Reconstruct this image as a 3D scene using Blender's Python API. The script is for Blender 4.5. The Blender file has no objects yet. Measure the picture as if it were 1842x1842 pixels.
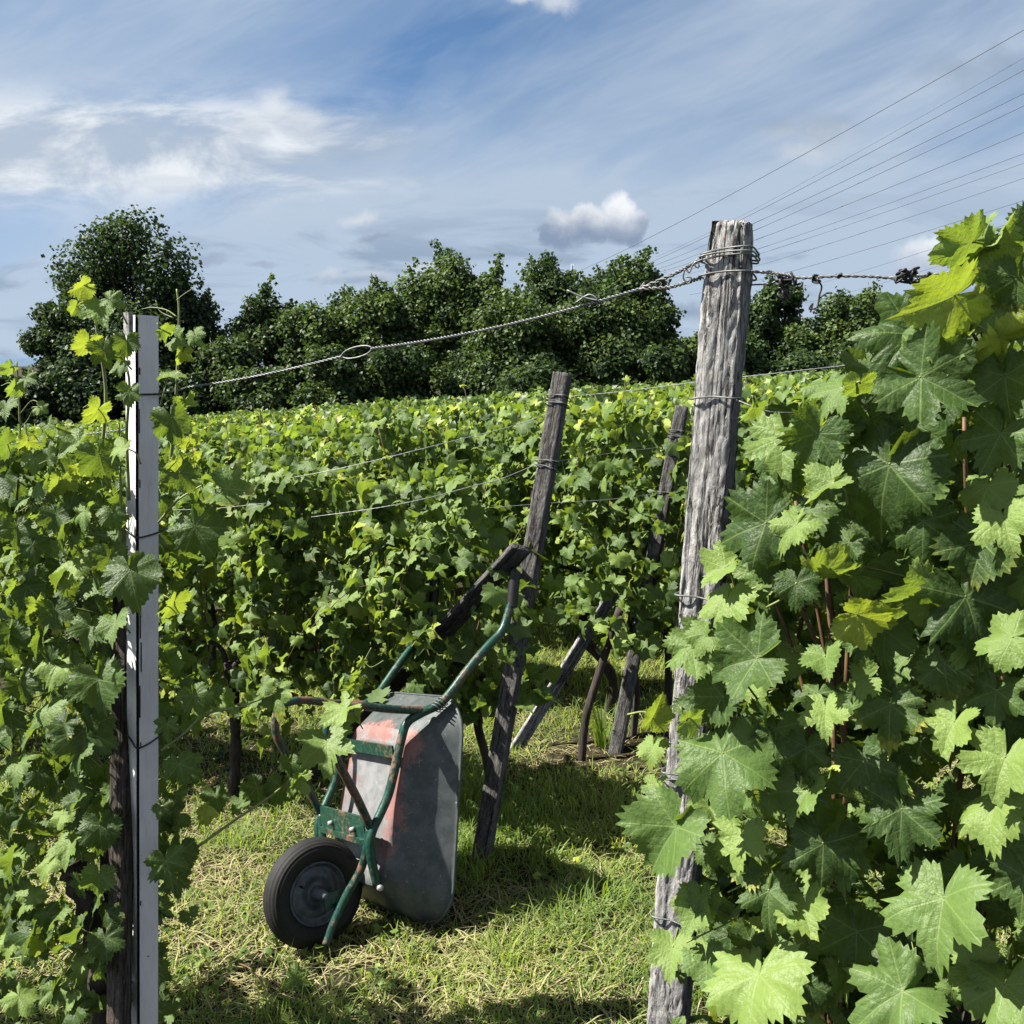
import bpy, math, random
import numpy as np
from mathutils import Vector, noise as mnoise

S = bpy.context.scene
COL = S.collection
R = math.radians

# ------------------------------------------------------------------ camera, sky, sun, exposure
F_PX, PITCH = 1800.0, R(8.4)
CAM = np.array([0.0, 0.0, 2.06])
cam = bpy.data.cameras.new('camera'); cam.lens = 36 * F_PX / 1842; cam.sensor_width = 36
cam.clip_start = 0.05; cam.clip_end = 12000
cam_o = bpy.data.objects.new('camera', cam); COL.objects.link(cam_o)
cam_o.location = CAM; cam_o.rotation_euler = (math.pi / 2 - PITCH, 0, 0)
S.camera = cam_o

SUN_EL, SUN_AZ = R(50), R(-91)          # azimuth measured from +Y towards +X
SUN = np.array([math.sin(SUN_AZ) * math.cos(SUN_EL), math.cos(SUN_AZ) * math.cos(SUN_EL), math.sin(SUN_EL)])
sl = bpy.data.lights.new('sun', 'SUN'); sl.energy = 5.0; sl.angle = R(0.5); sl.color = (1.0, 0.95, 0.86)
so = bpy.data.objects.new('sun', sl); COL.objects.link(so)
so.rotation_euler = Vector(-SUN).to_track_quat('-Z', 'Y').to_euler()

S.view_settings.view_transform = 'Standard'; S.view_settings.look = 'None'
S.view_settings.exposure = 1.27; S.view_settings.gamma = 1.0
S.cycles.max_bounces = 4; S.cycles.diffuse_bounces = 0; S.cycles.glossy_bounces = 1
S.cycles.transmission_bounces = 4; S.cycles.transparent_max_bounces = 4
S.cycles.use_denoising = True

def cray(px, py):
    v = (px - 921) / F_PX, (921 - py) / F_PX
    c, s = math.cos(PITCH), math.sin(PITCH)
    return np.array([v[0], c + v[1] * s, -s + v[1] * c])
def at(px, py, d):
    return CAM + cray(px, py) * d

class NT:
    """small helper to write node trees"""
    def __init__(self, tree):
        self.t = tree; self.n = tree.nodes; self.l = tree.links
    def node(self, typ, **kw):
        x = self.n.new(typ)
        for k, v in kw.items():
            setattr(x, k, v)
        return x
    def put(self, sock, v):
        if isinstance(v, bpy.types.NodeSocket):
            self.l.new(v, sock)
        elif v is not None:
            if isinstance(v, (tuple, list)) and len(v) == 3 and sock.type == 'RGBA':
                v = (*v, 1)
            sock.default_value = v
    def m(self, op, a, b=None, c=None, clamp=False):
        x = self.node('ShaderNodeMath', operation=op, use_clamp=clamp)
        self.put(x.inputs[0], a); self.put(x.inputs[1], b)
        if c is not None: self.put(x.inputs[2], c)
        return x.outputs[0]
    def v(self, op, a, b=None):
        x = self.node('ShaderNodeVectorMath', operation=op)
        self.put(x.inputs[0], a)
        if b is not None: self.put(x.inputs[1], b)
        return x.outputs['Value'] if op in ('LENGTH', 'DOT_PRODUCT', 'DISTANCE') else x.outputs[0]
    def xyz(self, x, y, z):
        c = self.node('ShaderNodeCombineXYZ')
        for i, q in enumerate((x, y, z)): self.put(c.inputs[i], q)
        return c.outputs[0]
    def sep(self, a):
        s = self.node('ShaderNodeSeparateXYZ'); self.put(s.inputs[0], a); return s.outputs
    def noise(self, vec, scale, detail=4, rough=0.55, dist=0.0, color=False):
        x = self.node('ShaderNodeTexNoise'); self.put(x.inputs['Vector'], vec)
        x.inputs['Scale'].default_value = scale; x.inputs['Detail'].default_value = detail
        x.inputs['Roughness'].default_value = rough; x.inputs['Distortion'].default_value = dist
        return x.outputs['Color' if color else 'Fac']
    def ss(self, x, a, b, lo=0.0, hi=1.0):
        k = self.node('ShaderNodeMapRange', interpolation_type='SMOOTHSTEP')
        self.put(k.inputs[0], x)
        for i, q in enumerate((a, b, lo, hi)): self.put(k.inputs[i + 1], q)
        return k.outputs[0]
    def mix(self, f, a, b, mode='MIX'):
        x = self.node('ShaderNodeMix', data_type='RGBA', blend_type=mode)
        self.put(x.inputs[0], f); self.put(x.inputs[6], a); self.put(x.inputs[7], b)
        return x.outputs[2]
    def ramp(self, f, stops):
        x = self.node('ShaderNodeValToRGB'); e = x.color_ramp.elements
        while len(e) < len(stops): e.new(0.5)
        for q, (p, c) in zip(e, stops):
            q.position = p; q.color = (*c, 1)
        self.put(x.inputs[0], f); return x.outputs[0]
    def bump(self, h, strength, dist=0.01, normal=None):
        x = self.node('ShaderNodeBump'); self.put(x.inputs['Height'], h)
        x.inputs['Strength'].default_value = strength; x.inputs['Distance'].default_value = dist
        if normal is not None: self.put(x.inputs['Normal'], normal)
        return x.outputs[0]

# --- the sky: Nishita sky with streaks of high cloud, a bank of low cloud and a few cumulus
W = bpy.data.worlds.new('World'); S.world = W; W.use_nodes = True
t = NT(W.node_tree); t.n.clear()
tc = t.node('ShaderNodeTexCoord').outputs['Generated']
sx, sy, sz = t.sep(tc)
zc = t.m('MAXIMUM', sz, 0.0)
lift = t.m('ADD', t.m('MULTIPLY', zc, 1.5), 0.10)
sky = t.node('ShaderNodeTexSky', sky_type='NISHITA', sun_disc=False)
sky.sun_elevation = SUN_EL; sky.sun_rotation = SUN_AZ; sky.altitude = 200; sky.air_density = 1.0; sky.dust_density = 0.6; sky.ozone_density = 3.0
t.put(sky.inputs[0], t.v('NORMALIZE', t.xyz(sx, sy, lift)))
base = t.mix(1.0, sky.outputs[0], (1.18, 1.42, 1.50), 'MULTIPLY')
yc = t.m('MAXIMUM', sy, 0.08)
a_ = t.m('DIVIDE', sx, yc); b_ = t.m('DIVIDE', sz, yc)          # bearing and height seen over the field
P2 = t.xyz(a_, b_, 0.0)
def ab(px, py):
    r = cray(px, py); return r[0] / r[1], r[2] / r[1]
# cirrus streaks climbing to the right
ang = R(24)
u1 = t.m('ADD', t.m('MULTIPLY', a_, math.cos(ang)), t.m('MULTIPLY', b_, math.sin(ang)))
v1 = t.m('SUBTRACT', t.m('MULTIPLY', b_, math.cos(ang)), t.m('MULTIPLY', a_, math.sin(ang)))
ci = t.noise(t.xyz(t.m('MULTIPLY', u1, 1.5), t.m('MULTIPLY', v1, 7.0), 3.7), 1.0, 5, 0.5, 0.7)
ci2 = t.noise(t.xyz(t.m('MULTIPLY', u1, 5.0), t.m('MULTIPLY', v1, 22.0), 1.3), 1.0, 4, 0.6, 0.5)
wide = t.noise(t.xyz(t.m('MULTIPLY', a_, 2.2), t.m('MULTIPLY', b_, 5.0), 9.1), 1.0, 3, 0.5, 0.3)
def gauss(px, py, rx, ry, rot=0.0):
    ca, cb = ab(px, py); rx /= F_PX; ry /= F_PX
    dx = t.m('SUBTRACT', a_, ca); dy = t.m('SUBTRACT', b_, cb)
    c, s = math.cos(rot), math.sin(rot)
    ex = t.m('DIVIDE', t.m('ADD', t.m('MULTIPLY', dx, c), t.m('MULTIPLY', dy, s)), rx)
    ey = t.m('DIVIDE', t.m('SUBTRACT', t.m('MULTIPLY', dy, c), t.m('MULTIPLY', dx, s)), ry)
    q = t.m('ADD', t.m('MULTIPLY', ex, ex), t.m('MULTIPLY', ey, ey))
    return t.m('POWER', 2.718, t.m('MULTIPLY', q, -1.0))
blue1 = gauss(950, 70, 420, 95, R(22))
blue2 = gauss(640, 200, 300, 50, R(10))
low = t.ss(b_, 0.40, 0.02)
veil = t.m('ADD', t.m('MULTIPLY', t.ss(ci, 0.38, 0.66), 0.55), t.m('MULTIPLY', t.ss(ci2, 0.35, 0.72), 0.22))
veil = t.m('ADD', veil, t.m('MULTIPLY', t.ss(wide, 0.35, 0.7), 0.18))
veil = t.m('ADD', veil, t.m('MULTIPLY', low, 0.52))
veil = t.m('SUBTRACT', veil, t.m('MULTIPLY', blue1, 0.55))
veil = t.m('SUBTRACT', veil, t.m('MULTIPLY', blue2, 0.25))
veil = t.m('ADD', veil, t.m('ADD', 0.14, t.m('MULTIPLY', gauss(200, 60, 420, 120, R(20)), 0.22)))
veil = t.m('MULTIPLY', t.m('MAXIMUM', t.m('MINIMUM', veil, 0.92), 0.0), t.ss(sz, 0.62, 0.34, 0.12, 1.0))      # veil thinned in the unseen sky overhead to deepen the shade
base = t.mix(t.ss(sz, 0.38, 0.70, 0.0, 0.75), base, (1.8, 1.9, 2.05))      # unseen sky overhead greyed to take the blue out of the shade
col = t.mix(veil, base, (5.2, 6.25, 7.6))
# the low cloud bank on the left, lit from above
bk = t.noise(t.xyz(t.m('MULTIPLY', a_, 5.5), t.m('MULTIPLY', b_, 14.0), 4.6), 1.0, 8, 0.60, 0.35)
bank = t.m('ADD', gauss(100, 270, 480, 85), t.m('MULTIPLY', gauss(560, 265, 260, 60), 0.6))
bankf = t.m('MULTIPLY', t.ss(t.m('ADD', bk, t.m('MULTIPLY', bank, 0.34)), 0.40, 0.80), t.m('MINIMUM', t.m('MULTIPLY', bank, 1.6), 1.0))
col = t.mix(t.m('MULTIPLY', bankf, 0.85), col, t.mix(t.ss(bk, 0.38, 0.56), (5.0, 5.8, 6.9), (9.6, 9.9, 10.1)))
# grey-blue layers low over the trees
lay = t.noise(t.xyz(t.m('MULTIPLY', a_, 6.0), t.m('MULTIPLY', b_, 28.0), 5.5), 1.0, 6, 0.55, 0.5)
layf = t.m('MULTIPLY', t.ss(lay, 0.48, 0.64), t.m('ADD', t.m('MULTIPLY', t.ss(b_, 0.165, 0.10), .8), t.m('MULTIPLY', t.ss(b_, 0.34, 0.15), .28)))
col = t.mix(t.m('MULTIPLY', layf, 0.8), col, (3.1, 4.1, 5.5))
# cumulus puffs: overlapping lobes with a ragged edge, white on top and grey below
wob = t.v('SUBTRACT', t.noise(t.v('MULTIPLY', P2, (1, 1, 1)), 26.0, 6, 0.6, 0.0, True), (0.5, 0.5, 0.5))
PW = t.v('ADD', P2, t.v('MULTIPLY', wob, (0.045, 0.034, 0)))
def cumulus(lobes, top, bot, soft, white, grey, op):
    global col
    f = None
    for px, py, rx, ry in lobes:
        ca, cb = ab(px, py)
        q = t.v('LENGTH', t.v('MULTIPLY', t.v('SUBTRACT', PW, (ca, cb, 0)), (F_PX / rx, F_PX / ry, 0)))
        f = q if f is None else t.m('MINIMUM', f, q)
    fac = t.ss(f, 1.0, 1.0 - soft)
    sh = t.ss(t.m('ADD', t.sep(PW)[1], t.m('MULTIPLY', t.m('SUBTRACT', bk, 0.5), 0.03)), ab(0, bot)[1], ab(0, top)[1])
    col = t.mix(t.m('MULTIPLY', fac, op), col, t.mix(sh, grey, white))
cumulus([(1010, 408, 50, 38), (1060, 402, 48, 42), (1108, 392, 46, 56), (1140, 408, 34, 36), (985, 420, 30, 20)], 362, 428, 0.42, (9.8, 10.0, 10.3), (2.7, 3.5, 4.9), 0.95)
cumulus([(497, 195, 52, 44), (540, 225, 70, 36), (450, 235, 60, 40)], 160, 270, 0.95, (8.8, 9.1, 9.5), (5.0, 5.8, 7.0), 0.75)
cumulus([(1660, 462, 80, 36), (1690, 448, 50, 28), (1640, 480, 60, 22)], 420, 500, 0.6, (9.8, 10.0, 10.3), (5.0, 5.8, 7.2), 0.9)
cumulus([(1480, 240, 110, 44), (1400, 235, 60, 30), (1450, 268, 80, 26)], 200, 290, 1.0, (3.3, 4.1, 5.3), (6.6, 7.2, 8.0), 0.8)
cumulus([(1000, 5, 60, 24), (940, -6, 50, 20)], -10, 40, 0.9, (7.8, 8.2, 8.8), (6.2, 6.8, 7.8), 0.7)
cumulus([(1730, 130, 130, 46), (1800, 110, 80, 40)], 70, 190, 1.0, (3.0, 3.9, 5.2), (3.6, 4.6, 6.0), 0.7)
cumulus([(680, 496, 60, 24), (590, 490, 46, 16), (770, 480, 60, 22), (650, 390, 44, 18), (1230, 560, 60, 30)], 470, 520, 1.0, (7.2, 7.6, 8.3), (3.0, 3.9, 5.3), 0.85)
cumulus([(365, 466, 60, 14), (670, 431, 40, 8), (470, 478, 40, 9)], 440, 480, 0.8, (3.2, 3.9, 5.2), (3.8, 4.6, 6.0), 0.7)
col = t.mix(1.0, col, t.mix(t.ss(sy, -0.10, 0.25), (1.75, 1.48, 1.24), (1, 1, 1)), 'MULTIPLY')      # unseen sky behind the camera brightened and warmed to light the white post
bg = t.node('ShaderNodeBackground'); t.put(bg.inputs[0], col); bg.inputs[1].default_value = 0.040
t.l.new(bg.outputs[0], t.node('ShaderNodeOutputWorld').inputs[0])

# ------------------------------------------------------------------ helpers
rng = np.random.default_rng(7)
rnd = random.Random(11)
def unit(v):
    v = np.asarray(v, float); return v / np.maximum(np.linalg.norm(v, axis=-1, keepdims=True), 1e-9)
def vnoise(x, y, seed=0):
    """smooth value noise in 0..1 for arrays"""
    x = np.asarray(x, float); y = np.asarray(y, float)
    xi = np.floor(x).astype(np.int64); yi = np.floor(y).astype(np.int64)
    def h(i, j):
        k = (i * 374761393 + j * 668265263 + seed * 982451653) & 0x7fffffff
        k = ((k ^ (k >> 13)) * 1274126177) & 0x7fffffff
        return (k & 0xffff) / 65535.0
    fx, fy = x - xi, y - yi
    fx = fx * fx * (3 - 2 * fx); fy = fy * fy * (3 - 2 * fy)
    return (h(xi, yi) * (1 - fx) + h(xi + 1, yi) * fx) * (1 - fy) + (h(xi, yi + 1) * (1 - fx) + h(xi + 1, yi + 1) * fx) * fy
def ground_z(x, y):
    x = np.asarray(x, float); y = np.asarray(y, float)
    g = 0.0673 * np.clip(x, -45, 45) - 0.0325 * (np.clip(y, -10, 75) - 4) + 0.03
    return g + (vnoise(x * 1.3, y * 1.3, 5) - 0.5) * 0.05 + (vnoise(x * 4, y * 4, 6) - 0.5) * 0.018

def mesh_obj(name, verts, faces, mats, parent=None, smooth=False, midx=None):
    me = bpy.data.meshes.new(name)
    me.from_pydata([tuple(map(float, v)) for v in verts], [], [tuple(map(int, q)) for q in faces])
    for m_ in (mats if isinstance(mats, (list, tuple)) else [mats]): me.materials.append(m_)
    if midx is not None: me.polygons.foreach_set('material_index', np.asarray(midx, np.int32))
    if smooth: me.polygons.foreach_set('use_smooth', np.ones(len(me.polygons), bool))
    me.update()
    o = bpy.data.objects.new(name, me); COL.objects.link(o)
    if parent is not None:
        o.parent = parent
    return o
def tri_obj(name, V, T, mat, parent=None, uv=None, tone=None, smooth=True):
    """a big triangle mesh straight from arrays"""
    me = bpy.data.meshes.new(name); nv, nt = len(V), len(T)
    me.vertices.add(nv); me.vertices.foreach_set('co', np.ascontiguousarray(V, np.float32).ravel())
    me.loops.add(nt * 3); me.loops.foreach_set('vertex_index', np.ascontiguousarray(T, np.int32).ravel())
    me.polygons.add(nt); me.polygons.foreach_set('loop_start', np.arange(0, nt * 3, 3, dtype=np.int32))
    me.polygons.foreach_set('use_smooth', np.full(nt, smooth))
    if uv is not None:
        l = me.uv_layers.new(name='leaf'); l.data.foreach_set('uv', np.ascontiguousarray(uv[T.ravel()], np.float32).ravel())
    if tone is not None:
        a = me.attributes.new('tone', 'FLOAT', 'POINT'); a.data.foreach_set('value', np.ascontiguousarray(tone, np.float32))
    me.materials.append(mat); me.update(); me.validate()
    o = bpy.data.objects.new(name, me); COL.objects.link(o)
    if parent is not None: o.parent = parent
    return o
def tag(o, label, cat, group=None, kind=None):
    if label: o['label'] = label
    if cat: o['category'] = cat
    if group: o['group'] = group
    if kind: o['kind'] = kind
    return o
def structure(o):
    o['kind'] = 'structure'; return o
def empty(name, label, cat, loc=(0, 0, 0), group=None):
    o = bpy.data.objects.new(name, None); COL.objects.link(o); o.location = tuple(map(float, loc)); o.empty_display_size = 0.1
    return tag(o, label, cat, group)
class Geo:
    def __init__(self): self.v = []; self.f = []; self.cut = []
    def add(self, V, Fs):
        n = len(self.v); self.cut.append((n, len(self.f))); self.v.extend(map(tuple, V)); self.f.extend([tuple(i + n for i in q) for q in Fs]); return self
    def tube(self, pts, rad, n=8, cap=True):
        P = np.asarray(pts, float); k = len(P); rad = np.broadcast_to(np.asarray(rad, float), (k,))
        T = unit(np.gradient(P, axis=0)); ref = np.array([0, 0, 1.0]) if abs(T[0][2]) < 0.9 else np.array([1.0, 0, 0])
        N = unit(np.cross(T[0], ref)); V = []
        for i in range(k):
            N = unit(N - T[i] * (N @ T[i])); B = np.cross(T[i], N)
            for j in range(n):
                a = 2 * math.pi * j / n
                V.append(P[i] + (N * math.cos(a) + B * math.sin(a)) * rad[i])
        Fs = [(i * n + j, i * n + (j + 1) % n, (i + 1) * n + (j + 1) % n, (i + 1) * n + j) for i in range(k - 1) for j in range(n)]
        if cap: Fs += [tuple(range(n - 1, -1, -1)), tuple(range((k - 1) * n, k * n))]
        return self.add(V, Fs)
    def box(self, c, ax, h):
        """box at c with axes ax (3x3 rows) and half sizes h"""
        c = np.asarray(c, float); V = [c + sum(s * q * np.asarray(a) for s, q, a in zip(sg, h, ax)) for sg in
             ((-1,-1,-1),(1,-1,-1),(1,1,-1),(-1,1,-1),(-1,-1,1),(1,-1,1),(1,1,1),(-1,1,1))]
        return self.add(V, [(3,2,1,0),(4,5,6,7),(0,1,5,4),(1,2,6,5),(2,3,7,6),(3,0,4,7)])
    def objs(self, name, mat, parent=None, org=(0, 0, 0)):
        out = []; ends = self.cut[1:] + [(len(self.v), len(self.f))]
        for (v0, f0), (v1, f1) in zip(self.cut, ends):
            out.append(mesh_obj(name, np.array(self.v[v0:v1]) - np.asarray(org, float), [tuple(i - v0 for i in q) for q in self.f[f0:f1]], mat, parent, True))
        return out
    def obj(self, name, mat, parent=None, smooth=True, org=(0, 0, 0)):
        V = np.array(self.v) - np.asarray(org, float)
        return mesh_obj(name, V, self.f, mat, parent, smooth)
def spline(pts, n=8):
    """Catmull-Rom through points"""
    P = np.asarray(pts, float); P = np.vstack([2 * P[0] - P[1], P, 2 * P[-1] - P[-2]]); out = []
    for i in range(1, len(P) - 2):
        for k in range(n):
            u = k / n; p0, p1, p2, p3 = P[i - 1:i + 3]
            out.append(0.5 * (2 * p1 + (p2 - p0) * u + (2 * p0 - 5 * p1 + 4 * p2 - p3) * u * u + (3 * p1 - p0 - 3 * p2 + p3) * u ** 3))
    out.append(P[-2]); return np.array(out)

# ------------------------------------------------------------------ materials
def material(name):
    m_ = bpy.data.materials.new(name); m_.use_nodes = True
    q = NT(m_.node_tree); q.n.clear()
    q.out = q.node('ShaderNodeOutputMaterial'); return m_, q
def principled(q, color, rough, normal=None, spec=0.5, metal=0.0):
    b = q.node('ShaderNodeBsdfPrincipled'); q.put(b.inputs['Base Color'], color); q.put(b.inputs['Roughness'], rough)
    q.put(b.inputs['Specular IOR Level'], spec); q.put(b.inputs['Metallic'], metal)
    if normal is not None: q.put(b.inputs['Normal'], normal)
    return b.outputs[0]
def finish(q, sh): q.l.new(sh, q.out.inputs[0])

def leaf_material(name, stops, trans, tcol, rough, veins=True, under=(0.16, 0.23, 0.10), bumpk=1.0, spec=0.26):
    m_, q = material(name)
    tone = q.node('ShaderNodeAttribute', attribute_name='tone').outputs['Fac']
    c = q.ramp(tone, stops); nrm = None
    if veins:
        uv = q.node('ShaderNodeUVMap', uv_map='leaf').outputs[0]
        ux, uy, _ = q.sep(uv)
        ax = q.m('ABSOLUTE', ux)
        th = q.m('ARCTAN2', ax, uy); r_ = q.v('LENGTH', uv)
        k1 = q.m('GREATER_THAN', th, R(27)); k2 = q.m('GREATER_THAN', th, R(83))
        near = q.m('ADD', q.m('MULTIPLY', k1, R(54)), q.m('MULTIPLY', k2, R(58)))
        d = q.m('SUBTRACT', th, near)
        s_ = q.m('MULTIPLY', r_, q.m('COSINE', d)); w_ = q.m('ABSOLUTE', q.m('MULTIPLY', r_, q.m('SINE', d)))
        main = q.ss(w_, 0.019, 0.005)
        ph = q.m('FRACT', q.m('MULTIPLY', q.m('SUBTRACT', s_, q.m('MULTIPLY', w_, 0.75)), 6.5))
        tri = q.m('ABSOLUTE', q.m('SUBTRACT', ph, 0.5))
        sec = q.m('MULTIPLY', q.ss(tri, 0.055, 0.012), 0.45)
        vein = q.m('MAXIMUM', main, sec)
        vo = q.node('ShaderNodeTexVoronoi', feature='DISTANCE_TO_EDGE'); q.put(vo.inputs['Vector'], uv); vo.inputs['Scale'].default_value = 14
        cell = q.ss(vo.outputs['Distance'], 0.0, 0.14)
        pillow = q.m('MULTIPLY', q.ss(tri, 0.0, 0.35), q.ss(w_, 0.0, 0.07))
        h = q.m('ADD', q.m('MULTIPLY', pillow, 0.16), q.m('ADD', q.m('MULTIPLY', cell, 0.10), q.m('ADD', q.m('MULTIPLY', vein, -0.2), q.m('MULTIPLY', q.noise(uv, 11.0, 3, 0.5), 1.1))))
        nrm = q.bump(h, 0.34 * bumpk, 0.006)
        c = q.mix(q.m('MULTIPLY', vein, 0.30), c, (0.27, 0.36, 0.12))
        isl = q.node('ShaderNodeNewGeometry').outputs['Random Per Island']
        edge = q.ss(q.m('ADD', r_, q.m('MULTIPLY', q.m('SUBTRACT', q.noise(uv, 6.0, 4, 0.6), 0.5), 0.7)), 0.62, 0.95)
        c = q.mix(q.m('MULTIPLY', edge, q.ss(isl, 0.84, 0.95, 0.0, 0.75)), c, (0.42, 0.40, 0.07))
        sp_ = q.noise(q.v('ADD', uv, q.xyz(q.m('MULTIPLY', isl, 40.0), 0, 0)), 3.2, 5, 0.7)
        c = q.mix(q.m('MULTIPLY', q.ss(sp_, 0.70, 0.76), q.m('GREATER_THAN', q.m('FRACT', q.m('MULTIPLY', isl, 7.3)), 0.55)), c, (0.20, 0.10, 0.035))
        blot = q.noise(uv, 5.0, 3, 0.6)
        c = q.mix(q.m('MULTIPLY', q.ss(blot, 0.45, 0.75), 0.30), c, (0.16, 0.25, 0.06))
    back = q.node('ShaderNodeNewGeometry').outputs['Backfacing']
    cs = q.mix(q.m('MULTIPLY', back, 0.55), c, under)
    pr = principled(q, cs, q.m('ADD', rough, q.m('MULTIPLY', back, 0.25)), nrm, spec)
    tr = q.node('ShaderNodeBsdfTranslucent')
    tcx = q.mix(0.55, q.mix(1.0, c, (3.2, 3.2, 1.6), 'MULTIPLY'), tcol)
    if veins: tcx = q.mix(q.m('MULTIPLY', vein, 0.45), tcx, (0.62, 0.70, 0.22))
    q.put(tr.inputs[0], tcx)
    if nrm is not None: q.put(tr.inputs['Normal'], nrm)
    mx = q.node('ShaderNodeMixShader'); mx.inputs[0].default_value = trans
    q.l.new(pr, mx.inputs[1]); q.l.new(tr.outputs[0], mx.inputs[2]); finish(q, mx.outputs[0])
    return m_
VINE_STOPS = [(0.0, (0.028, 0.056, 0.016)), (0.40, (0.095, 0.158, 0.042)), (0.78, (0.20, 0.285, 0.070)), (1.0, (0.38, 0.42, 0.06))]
M_LEAF = leaf_material('vine_leaf', VINE_STOPS, 0.23, (0.52, 0.72, 0.04), 0.46)
M_LEAF_FAR = leaf_material('vine_leaf_far', VINE_STOPS, 0.25, (0.52, 0.72, 0.04), 0.42, veins=False)
M_TREE = leaf_material('tree_leaf', [(0.0, (0.012, 0.026, 0.014)), (0.5, (0.028, 0.055, 0.022)), (1.0, (0.10, 0.15, 0.042))], 0.22, (0.12, 0.20, 0.03), 0.48, veins=False, under=(0.035, 0.06, 0.03), spec=0.2)
M_GRASS = leaf_material('grass_blade', [(0.0, (0.06, 0.14, 0.015)), (0.5, (0.21, 0.33, 0.035)), (0.8, (0.38, 0.46, 0.07)), (1.0, (0.58, 0.56, 0.18))], 0.36, (0.42, 0.52, 0.05), 0.5, veins=False)
M_STRAW = leaf_material('straw', [(0.0, (0.13, 0.105, 0.05)), (0.5, (0.38, 0.36, 0.15)), (1.0, (0.66, 0.64, 0.36))], 0.18, (0.45, 0.40, 0.18), 0.6, veins=False, under=(0.35, 0.3, 0.17))

def simple(name, color, rough=0.6, var=0.25, scale=30, metal=0.0, spec=0.5, bump=0.0, stretch=(1, 1, 1)):
    m_, q = material(name)
    oc = q.v('MULTIPLY', q.node('ShaderNodeTexCoord').outputs['Object'], stretch)
    n_ = q.noise(oc, scale, 6, 0.6)
    c = q.mix(q.ss(n_, 0.3, 0.7), tuple(x * (1 - var) for x in color), tuple(min(1, x * (1 + var)) for x in color))
    finish(q, principled(q, c, rough, q.bump(n_, bump, 0.01) if bump else None, spec, metal)); return m_
def wood_material(name, lo, mid, hi, lichen=0.0):
    m_, q = material(name)
    oc = q.node('ShaderNodeTexCoord').outputs['Object']
    fine = q.m('ADD', q.m('MULTIPLY', q.noise(q.v('MULTIPLY', oc, (1, 1, 0.09)), 130, 6, 0.65, 0.5), 0.38), q.m('MULTIPLY', q.noise(q.v('MULTIPLY', oc, (1, 1, 0.42)), 95, 7, 0.75, 0.5), 0.62))
    crack = q.noise(q.v('MULTIPLY', oc, (1, 1, 0.045)), 46, 5, 0.6, 0.9)
    big = q.noise(q.v('MULTIPLY', oc, (1, 1, 0.35)), 9, 5, 0.6)
    c = q.ramp(fine, [(0.33, lo), (0.48, mid), (0.66, hi)])
    mott = q.noise(q.v('MULTIPLY', oc, (1, 1, 0.55)), 34, 7, 0.72, 0.6)
    c = q.mix(q.m('MULTIPLY', q.ss(mott, 0.50, 0.64), 0.45), c, tuple(x * 0.42 for x in mid))
    ck = q.ss(q.m('ABSOLUTE', q.m('SUBTRACT', crack, 0.5)), 0.024, 0.004)
    c = q.mix(q.m('MULTIPLY', q.ss(big, 0.52, 0.72), 0.35), c, tuple(x * 0.42 for x in (mid[0] * 1.05, mid[1] * 0.95, mid[2] * 0.85)))
    if lichen:
        li = q.noise(oc, 60, 5, 0.7)
        c = q.mix(q.m('MULTIPLY', q.ss(li, 0.60, 0.70), lichen), c, (0.55, 0.56, 0.50))
    c = q.mix(q.m('MULTIPLY', ck, 0.85), c, (0.016, 0.014, 0.012))
    h = q.m('SUBTRACT', q.m('ADD', fine, q.m('MULTIPLY', mott, -0.9)), q.m('MULTIPLY', ck, 1.2))
    finish(q, principled(q, c, 0.85, q.bump(h, 0.9, 0.006), 0.25)); return m_
M_POST = wood_material('weathered_wood', (0.075, 0.072, 0.068), (0.33, 0.322, 0.31), (0.62, 0.61, 0.59), 0.6)
M_POST_DARK = wood_material('dark_weathered_wood', (0.030, 0.028, 0.027), (0.10, 0.095, 0.09), (0.26, 0.25, 0.24), 0.3)
M_STAKE = wood_material('brown_old_wood', (0.03, 0.024, 0.02), (0.085, 0.07, 0.058), (0.16, 0.135, 0.11))
M_BARK = simple('vine_bark', (0.045, 0.034, 0.027), 0.9, 0.6, 40, bump=1.0, stretch=(1, 1, 0.15))
M_TRUNK = simple('tree_bark', (0.06, 0.05, 0.04), 0.9, 0.4, 20, bump=0.8, stretch=(1, 1, 0.2))
M_SHOOT = simple('green_shoot', (0.20, 0.24, 0.07), 0.55, 0.35, 25)
M_CANE = simple('brown_cane', (0.13, 0.075, 0.035), 0.6, 0.4, 25)
M_WIRE = simple('galvanised_wire', (0.18, 0.19, 0.19), 0.55, 0.3, 120, metal=0.7)
M_WIRE_PALE = simple('pale_wire', (0.33, 0.34, 0.34), 0.5, 0.3, 120, metal=0.2)
M_WIRE_OLD = simple('dull_wire', (0.16, 0.155, 0.15), 0.55, 0.4, 120, metal=0.5)
M_TIE = simple('dark_tie_wire', (0.02, 0.02, 0.022), 0.5, 0.2, 60)
M_LINE = simple('power_cable', (0.10, 0.12, 0.15), 0.6, 0.1, 1)
M_PYLON = simple('pylon_steel', (0.30, 0.33, 0.37), 0.6, 0.1, 1)
M_SOILMARK = simple('black_seam', (0.010, 0.010, 0.011), 0.7, 0.2, 60)
M_RUBBER = simple('tyre_rubber', (0.010, 0.010, 0.010), 0.75, 0.35, 50)
M_GRIP = simple('black_grip', (0.010, 0.010, 0.011), 0.5, 0.2, 60)
M_RIM = simple('dirty_rim_steel', (0.085, 0.10, 0.12), 0.5, 0.4, 22, metal=0.3)
M_BOLT = simple('zinc_bolt', (0.55, 0.56, 0.55), 0.4, 0.2, 60, metal=0.6)
M_GRAPE = simple('green_grape', (0.13, 0.20, 0.06), 0.35, 0.3, 8)

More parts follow.
